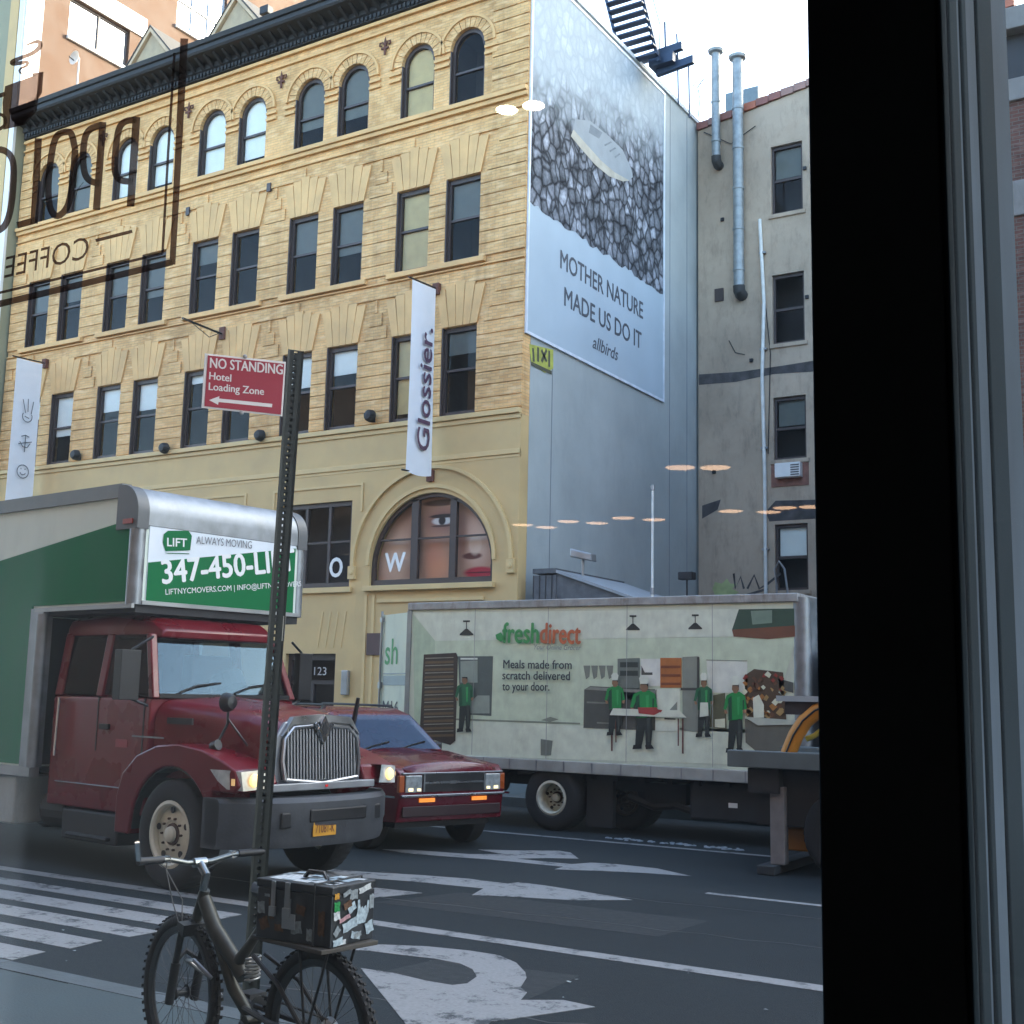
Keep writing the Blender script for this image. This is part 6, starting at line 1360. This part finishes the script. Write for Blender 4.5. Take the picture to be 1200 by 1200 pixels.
MB(chrome).cyl((sc_.x-.035, .315, .95), (sc_.x-.05, .335, 1.03), .011, n=10).build('bar_end', BK)
cbm = MB(mat('cable', (.12, .12, .12), .5))
for off_ in (-.02, .03): cbm.tube([(sc_.x+.02, .17+off_, .93), (sc_.x+.12, .10, .88), (sc_.x+.10, .04+off_, .74), (WB-.03, .03, .60)], .0028, 5)
cbm.tube([(sc_.x+.02, -.17, .93), (sc_.x+.1, -.08, .86), (sc_.x+.02, -.03, .76), (.7, -.03, .60)], .0028, 5); cbm.build('brake_cables', BK, smooth=True)
dr_ = MB(bkm)
for s_ in (-1, 1):
    a = math.radians(200 if s_ > 0 else 20); e = Vector((BBp.x+.17*math.cos(a), s_*.075, BBp.z+.17*math.sin(a))); dr_.cyl((BBp.x, s_*.06, BBp.z), e, .009, n=8); dr_.box(e.x-.045, e.x+.045, min(e.y, e.y+s_*.09), max(e.y, e.y+s_*.09), e.z-.012, e.z+.012)
dr_.build('crank_pedals', BK)
cr_ = MB(steel).lathe([(.04, -.002), (.09, -.002), (.09, .002), (.04, .002)], (BBp.x, -.05, BBp.z), 'y', 28); cr_.build('chainring', BK)
MB(steel).lathe([(.02, -.03), (.055, -.02), (.045, .0), (.03, .01)], (0, -.045, R0), 'y', 20).build('cassette', BK)
MB(mat('chain', (.08, .07, .06), .5, .6)).tube([(BBp.x, -.05, BBp.z+.09), (.0, -.05, R0+.045)], .005, 5).tube([(BBp.x, -.05, BBp.z-.09), (.05, -.05, R0-.12), (0, -.05, R0-.05)], .005, 5).build('chain', BK)
rk = MB(mat('wooden rack board', (.045, .04, .034), .8, var=.3, vs=6)); RKZ = .70
rk.box(-.17, .27, -.15, .15, RKZ-.018, RKZ); rk.build('rack_board', BK, bevel=.004)
rs = MB(bkm)
for s_ in (-1, 1): rs.tube([(0, s_*.07, R0), (-.12, s_*.07, RKZ-.02)], .006, 6).tube([(0, s_*.07, R0), (.06, s_*.07, RKZ-.02)], .006, 6)
rs.build('rack_stays', BK); 
MB(mat('u lock', (.25, .25, .26), .4, .5)).tube([(WB-.30, .05, .45), (WB-.22, .09, .52), (WB-.12, .06, .50), (WB-.16, -.04, .42), (WB-.28, -.02, .36)], .009, 8).build('lock', BK, smooth=True)
for ch in list(BK.children):
    nm = ch.name.split('.')[0]
    if nm in ('suspension_fork', 'stem', 'handlebar', 'grip', 'brake_lever', 'bar_end', 'brake_cables') or (nm == 'wheel' and ch.location.x > .5):
        pv = Vector((WB-.05, 0, 0)); R_z = Matrix.Rotation(math.radians(-6), 3, 'Z'); ch.rotation_euler = (0, 0, math.radians(-6)); ch.location = pv+R_z @ (ch.location-pv)
# sticker-covered carrier box on the rack
X0, X1, Y0, Y1, Z0, Z1 = -3.585, -3.19, 3.85, 4.12, .853, 1.085
BXc = thing('carrier_box', 'black sticker-covered case with metal latches strapped over the rear bicycle wheel', 'box', ((X0+X1)/2, (Y0+Y1)/2, Z0))
bxm_ = mat('scuffed black case', (.022, .026, .032), .45, .1, var=.4, vs=12, dirt=.3, dc=(.07, .07, .06))
MB(bxm_).box(X0, X1, Y0, Y1, Z0, Z1-.035).build('case', BXc, world=True, bevel=.005); MB(bxm_).box(X0-.004, X1+.004, Y0-.004, Y1+.004, Z1-.033, Z1).build('lid', BXc, world=True, bevel=.005)
MB(black).tube([(-3.45, 3.985, Z1), (-3.43, 3.985, Z1+.025), (-3.35, 3.985, Z1+.025), (-3.33, 3.985, Z1)], .010, 6).build('handle', BXc, world=True)
lm = mat('latch steel', (.35, .36, .37), .35, .8)
for x, w_ in ((-3.49, .02), (-3.415, .025)): MB(lm).box(x-w_/2, x+w_/2, Y0-.012, Y0-.0045, Z1-.10, Z1-.002).box(x-w_*.8, x+w_*.8, Y0-.016, Y0-.0045, Z1-.14, Z1-.101).build('latch', BXc, world=True, bevel=.002)
MB(lm).box(-3.44, -3.37, Y0-.009, Y0-.0045, Z0+.05, Z0+.11).build('lock_plate', BXc, world=True, bevel=.003)
random.seed(11)
stc = [('sticker white', (.62, .66, .68)), ('sticker pale blue', (.42, .52, .58)), ('sticker grey', (.28, .32, .34)), ('sticker green', (.03, .28, .08)), ('sticker orange', (.5, .26, .04)), ('sticker pink', (.5, .3, .33)), ('sticker brown', (.14, .08, .05))]
def stk(face, u, v, w_, h_, c, rot=0, k=1, shape=None):
    m_ = mat(c[0], tuple(q*.7 for q in c[1]), .7, var=.35, vs=60, spec=.2); pts = shape or [(-.5, -.5), (.5, -.5), (.5, .5), (-.5, .5)]
    out = []
    for a, b in pts:
        a, b = a*w_, b*h_; a, b = a*math.cos(rot)-b*math.sin(rot), a*math.sin(rot)+b*math.cos(rot)
        d = .0012*k
        out.append({'t': (X0+u+a, Y0+v+b, Z1+d), 's': (X1+.004+d, Y0+u+a, Z0+v+b), 'f': (X0+u+a, Y0-.0045-d, Z0+v+b)}[face])
    MB(m_).flat(out).build('sticker', BXc, world=True, fix=False)
jag = [(-.5, -.4), (-.2, -.5), (.1, -.42), (.5, -.5), (.45, 0), (.5, .45), (.1, .5), (-.2, .4), (-.5, .5), (-.46, .1)]
for a in ((.09, .10, .13, .15, 0, .1), (.16, .20, .06, .05, 1, 0), (.05, .22, .05, .04, 1, .3), (.20, .05, .09, .05, 0, 0), (.30, .07, .12, .06, 0, -.1), (.31, .17, .10, .08, 1, .1), (.34, .23, .07, .04, 0, .2), (.13, .03, .07, .03, 2, 0), (.25, .24, .05, .03, 0, 0), (.22, .12, .09, .07, 1, .4), (.34, .08, .06, .06, 0, .1), (.03, .16, .04, .07, 2, .1), (.26, .20, .07, .05, 1, 0)):
    stk('t', a[0], a[1], a[2], a[3], stc[a[4]], a[5], 1+a[4]*.5, jag)
hand = [(-.4, -.5), (.2, -.5), (.45, -.1), (.5, .35), (.38, .4), (.3, .05), (.25, .2), (.12, .15), (.1, .05), (0, .2), (-.12, .15), (-.15, .05), (-.2, .5), (-.35, .5), (-.38, .0), (-.5, -.2)]
for a in ((.022, .195, .03, .025, 4, 0), (.026, .155, .036, .04, 3, 0), (.028, .12, .04, .035, 0, .1), (.085, .20, .05, .02, 2, .3), (.09, .155, .05, .03, 6, .3), (.075, .105, .07, .018, 5, .25), (.11, .075, .09, .04, 1, .25), (.03, .06, .04, .03, 2, .8), (.04, .02, .06, .028, 1, .15), (.20, .205, .08, .025, 0, .2), (.16, .03, .05, .02, 2, .2)):
    stk('s', a[0], a[1], a[2], a[3], stc[a[4]], a[5], 1+a[4]*.4, jag)
for a in ((.235, .05, .05, .05, 1, .3), (.13, .19, .05, .04, 2, 0), (.15, .03, .06, .03, 1, -.2), (.245, .15, .03, .06, 2, 0), (.06, .015, .06, .02, 0, 0), (.12, .14, .05, .035, 1, .5)):
    stk('s', a[0], a[1], a[2], a[3], stc[a[4]], a[5], 1, jag)
stk('s', .185, .12, .085, .095, stc[1], .05, 3, hand)
for a in ((.03, .12, .04, .05, 2, .1), (.17, .14, .04, .06, 2, 0), (.24, .13, .05, .04, 6, -.2), (.22, .06, .06, .05, 2, .2), (.06, .17, .03, .012, 2, 0), (.085, .12, .025, .09, 6, .1), (.13, .05, .05, .03, 6, 0), (.35, .09, .035, .10, 6, 0), (.29, .04, .03, .05, 2, 0), (.05, .06, .05, .05, 6, .4)):
    stk('f', a[0], a[1], a[2], a[3], stc[a[4]], a[5], 1, jag)
MB(mat('bungee cord', (.03, .03, .03), .7)).tube([(-3.27, Y0-.012, Z0), (-3.27, Y0-.012, Z1+.006), (-3.27, Y1+.012, Z1+.006), (-3.27, Y1+.012, Z0)], .004, 6).build('bungee', BXc, world=True)
# ---------------------------------------------------------------- cafe: room, window frame, panes, decals, lamps
dw = mat('cafe dark wall', (.035, .033, .032), .85, var=.2)
struct('cafe_floor', MB(mat('cafe floor', (.06, .045, .035), .7)).box(-7, 3, -7, .75, 0, .15))
struct('cafe_ceiling', MB(dw).box(-7, 3, -7, .745, 3.06, 3.2))
struct('cafe_wall', MB(dw).box(-7.2, -7.002, -7, .745, 0, 3.2).box(3.002, 3.2, -7, .745, 0, 3.2).box(-7.2, 3.2, -7.2, -7.002, 0, 3.2))
PY = .80
cf = thing('cafe_building', 'dark cafe shopfront wall that frames the window the photo looks through', 'building', (0, .9, 0))
brn = brick_mat('cafe brick', (.34, .24, .19), (.28, .2, .16), (.2, .19, .17), 'x', .24, .075, .007)
MB(brn).box(-45, 40, .75, .95, 3.2, 17).box(-45, -7.2, .75, .95, 0, 3.2).box(3.2, 40, .75, .95, 0, 3.2).build('wall', cf, world=True)
MB(black).box(-7.2, 3.2, .752, .948, .152, .62).box(-7.2, 3.2, .752, .948, 2.95, 3.198).build('window_wall', cf, world=True)
MB(brn).box(-45, 40, -8, .748, 3.3, 16.9).build('upper_floors', cf, world=True)
wf = thing('window_post', 'thick black window post with grey aluminium edges right of the photo centre', 'window frame', (-.2, PY, .62))
bpn = mat('black powder coat', (.045, .062, .085), .9, var=.3, vs=3, spec=.03, dirt=.3, dc=(.02, .028, .04))
gal = mat('blue grey aluminium', (.012, .019, .026), .95, 0, var=.2, vs=5, spec=.02, dirt=.3, dc=(.005, .007, .009))
def X(px, y): return at(px, 300, 1, y).x
def vp_(x0, x1, y0, y1, m_, nm): MB(m_).box(x0, x1, y0, y1, .621, 2.949).build(nm, wf, world=True, bevel=.0015)
xa = at(950, 300, 1, PY-.03).x; xb = at(1105, 300, 1, PY-.03).x
vp_(xa, xb, PY-.03, PY+.25, bpn, 'post')
def ys(px): return at(px, 300, 0, xb+.001).y
seq = [(1105, 1113, gal), (1113, 1118, bpn), (1118, 1127, gal), (1127, 1133, bpn), (1133, 1138, gal), (1138, 1152, bpn), (1152, 1169, gal)]
for k, (a, b, m_) in enumerate(seq):
    if k == 0: continue
    vp_(xb+.00005, xb+(.0035 if m_ is gal else .0012), ys(a)+.0003, ys(b)-.0003, m_, 'edge_strip')
vp_(xb+.0001, xb+.004, PY-.03, ys(1113), gal, 'edge_strip')
YE = ys(1169)
xe = at(1170, 300, 1, PY-.03).x
wp = thing('window_pane', 'large clear cafe window pane with dark painted lettering, left of the black post', 'window pane', (-3.5, PY, .62))
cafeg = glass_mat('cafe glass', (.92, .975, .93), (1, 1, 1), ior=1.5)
nt = cafeg.node_tree; tl_ = N(nt, 'BsdfTranslucent'); tl_.inputs[0].default_value = (.75, .9, .95, 1)      # milky haze of reflected light put into the glass colour
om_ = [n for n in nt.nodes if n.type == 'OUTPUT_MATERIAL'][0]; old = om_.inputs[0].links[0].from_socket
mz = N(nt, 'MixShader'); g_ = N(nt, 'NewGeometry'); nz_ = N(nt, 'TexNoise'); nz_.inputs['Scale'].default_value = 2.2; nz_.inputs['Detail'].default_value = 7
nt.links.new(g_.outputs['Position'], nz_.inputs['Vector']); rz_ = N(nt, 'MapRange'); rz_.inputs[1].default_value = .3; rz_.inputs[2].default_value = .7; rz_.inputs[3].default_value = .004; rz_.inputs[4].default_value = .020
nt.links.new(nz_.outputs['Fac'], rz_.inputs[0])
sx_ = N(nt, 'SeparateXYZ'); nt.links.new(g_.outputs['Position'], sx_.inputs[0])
e1 = N(nt, 'MapRange'); e1.interpolation_type = 'SMOOTHSTEP'; e1.inputs[1].default_value = -1.045; e1.inputs[2].default_value = -1.07; nt.links.new(sx_.outputs[0], e1.inputs[0])  # low left band: a pale inside reflection painted into the glass
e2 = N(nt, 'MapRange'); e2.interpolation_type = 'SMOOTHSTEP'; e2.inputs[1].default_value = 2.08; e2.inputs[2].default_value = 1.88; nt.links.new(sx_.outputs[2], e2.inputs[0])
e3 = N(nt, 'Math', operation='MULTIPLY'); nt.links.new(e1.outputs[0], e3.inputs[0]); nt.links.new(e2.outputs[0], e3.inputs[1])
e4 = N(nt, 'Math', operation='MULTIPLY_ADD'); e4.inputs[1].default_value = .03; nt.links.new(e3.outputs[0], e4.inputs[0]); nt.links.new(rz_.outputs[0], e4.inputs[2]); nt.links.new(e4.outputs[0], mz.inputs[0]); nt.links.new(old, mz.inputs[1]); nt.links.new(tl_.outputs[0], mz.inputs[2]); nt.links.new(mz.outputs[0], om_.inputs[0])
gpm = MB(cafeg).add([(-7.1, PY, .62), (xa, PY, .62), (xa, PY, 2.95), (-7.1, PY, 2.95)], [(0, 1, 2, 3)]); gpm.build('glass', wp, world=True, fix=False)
wp2 = thing('window_pane', 'clear cafe window pane right of the black post', 'window pane', (1.5, PY, .62))
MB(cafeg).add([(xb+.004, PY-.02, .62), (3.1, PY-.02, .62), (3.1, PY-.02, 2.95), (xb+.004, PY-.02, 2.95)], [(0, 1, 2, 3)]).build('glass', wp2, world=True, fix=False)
# painted decals on the outside of the pane (read backwards from inside)
dc_ = bpy.data.materials.new('brown window vinyl'); dc_.use_nodes = True; nt = dc_.node_tree; nt.nodes.clear()
t_ = N(nt, 'BsdfTransparent'); t_.inputs[0].default_value = (.17, .12, .105, 1); d_ = N(nt, 'BsdfDiffuse'); d_.inputs[0].default_value = (.04, .022, .02, 1)
m_x = N(nt, 'MixShader'); m_x.inputs[0].default_value = .35; o_ = N(nt, 'OutputMaterial')
nt.links.new(t_.outputs[0], m_x.inputs[1]); nt.links.new(d_.outputs[0], m_x.inputs[2]); nt.links.new(m_x.outputs[0], o_.inputs[0])
db = MB(dc_)
def D(u, v): q = at(u, v, 1, PY+.004); return (q.x, PY+.004, q.z)
def rib(pts, w_):
    if isinstance(w_, (int, float)): w_ = [w_]*len(pts)
    w_ = [q*1.3 for q in w_]
    if len(pts) > 4:
        for _ in range(2):
            P_2 = [pts[0]]; W_2 = [w_[0]]
            for i in range(len(pts)-1):
                for t in (.25, .75):
                    P_2.append(tuple(pts[i][k]*(1-t)+pts[i+1][k]*t for k in (0, 1))); W_2.append(w_[i]*(1-t)+w_[i+1]*t)
            pts = P_2+[pts[-1]]; w_ = W_2+[w_[-1]]
    ribbon(pts, w_, D, db)
rib([(216, 45), (209, 180), (202, 310)], [7, 6, 5.5]); rib([(202, 307), (100, 332), (0, 356), (-120, 384)], 6)
rib([(204.5, 62), (197, 180), (190.5, 297)], 2.4); rib([(190.5, 297), (0, 343), (-120, 371)], 2.4)
rib([(160, 137), (153, 242)], 7); rib([(160, 140), (145, 142), (138, 152), (134, 190), (135, 205), (141, 212), (156, 213)], [6]*7)           # P
rib([(120.5, 143), (113, 246)], 6.5); rib([(120, 146), (106, 150), (99, 160), (97, 185), (99, 205), (106, 213), (117, 215)], 6)                # R
rib([(98, 213), (91, 222), (84, 247)], 0.5)
rib([(88, 175), (84, 155), (77, 154), (66, 158), (61, 175), (56, 215), (58, 245), (66, 255), (76, 248), (82, 235), (86, 205), (88, 175)], 6)      # O
rib([(45, 162), (40, 262)], 6.5); rib([(42, 258), (20, 264)], 6)                                                                          # L
rib([(-30, 190), (-22, 178), (0, 174), (12, 180), (17, 195), (14, 240), (8, 262), (0, 270), (-18, 276), (-28, 260), (-30, 190)], 6)
rib([(155, 271), (112, 282)], 3)
# coffee cup with steam
db.flat([D(*p) for p in ((6, 101), (49, 85), (43, 130), (30, 146), (4, 152), (3, 120))]); rib([(38, 88), (49, 85), (47, 108), (38, 122)], 3.5)
rib([(28, 54), (38, 50), (46, 48), (48, 54), (40, 62), (24, 68), (14, 72), (14, 75), (24, 74), (33, 72), (32, 77), (24, 80), (22, 84), (28, 88)], [.8, 2.5, 4, 4.5, 4, 3.5, 4, 4, 3.5, 3, 2.5, 2, 2, 1])
rib([(-20, 118), (6, 110)], 4); rib([(-20, 140), (0, 132), (8, 140), (4, 150), (-14, 156)], 3)
db.build('painted_lettering', wp, world=True, fix=False)
a = D(5, 318); b = D(103, 294)
v = Vector(a)-Vector(b); v.y = 0; L_ = v.length
text('COFFEE', 'lettering', dc_, (b[0], PY+.0045, D(103, 302)[2]), v.normalized(), Vector((v.normalized().z, 0, -v.normalized().x)), L_, .026, wp, True, depth=0)
# ceiling lamps behind the viewer, mirrored in the pane
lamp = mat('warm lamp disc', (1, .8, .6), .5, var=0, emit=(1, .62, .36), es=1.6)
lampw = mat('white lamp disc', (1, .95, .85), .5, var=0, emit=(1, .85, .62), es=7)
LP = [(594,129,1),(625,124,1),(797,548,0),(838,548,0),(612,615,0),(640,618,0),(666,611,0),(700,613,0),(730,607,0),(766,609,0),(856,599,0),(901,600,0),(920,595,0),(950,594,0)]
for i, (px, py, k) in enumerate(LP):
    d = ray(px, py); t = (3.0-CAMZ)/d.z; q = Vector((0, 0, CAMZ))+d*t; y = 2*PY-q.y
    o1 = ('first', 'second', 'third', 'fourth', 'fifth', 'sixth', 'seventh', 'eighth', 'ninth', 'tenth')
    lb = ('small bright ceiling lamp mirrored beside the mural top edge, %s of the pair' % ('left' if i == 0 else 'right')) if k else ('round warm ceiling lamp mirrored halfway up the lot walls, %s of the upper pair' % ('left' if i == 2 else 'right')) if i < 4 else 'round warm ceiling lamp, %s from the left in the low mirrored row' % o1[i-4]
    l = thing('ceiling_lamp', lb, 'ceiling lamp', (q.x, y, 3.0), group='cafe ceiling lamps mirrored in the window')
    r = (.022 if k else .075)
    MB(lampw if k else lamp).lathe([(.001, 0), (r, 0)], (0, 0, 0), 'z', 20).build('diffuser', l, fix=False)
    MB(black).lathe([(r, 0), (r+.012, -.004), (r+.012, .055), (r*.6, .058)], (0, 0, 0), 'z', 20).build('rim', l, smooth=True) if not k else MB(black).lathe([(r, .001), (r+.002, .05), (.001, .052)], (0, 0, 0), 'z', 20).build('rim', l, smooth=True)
print('objects', len(bpy.data.objects), 'tris', sum(len(p.vertices)-2 for o in bpy.data.objects if o.type == 'MESH' for p in o.data.polygons))
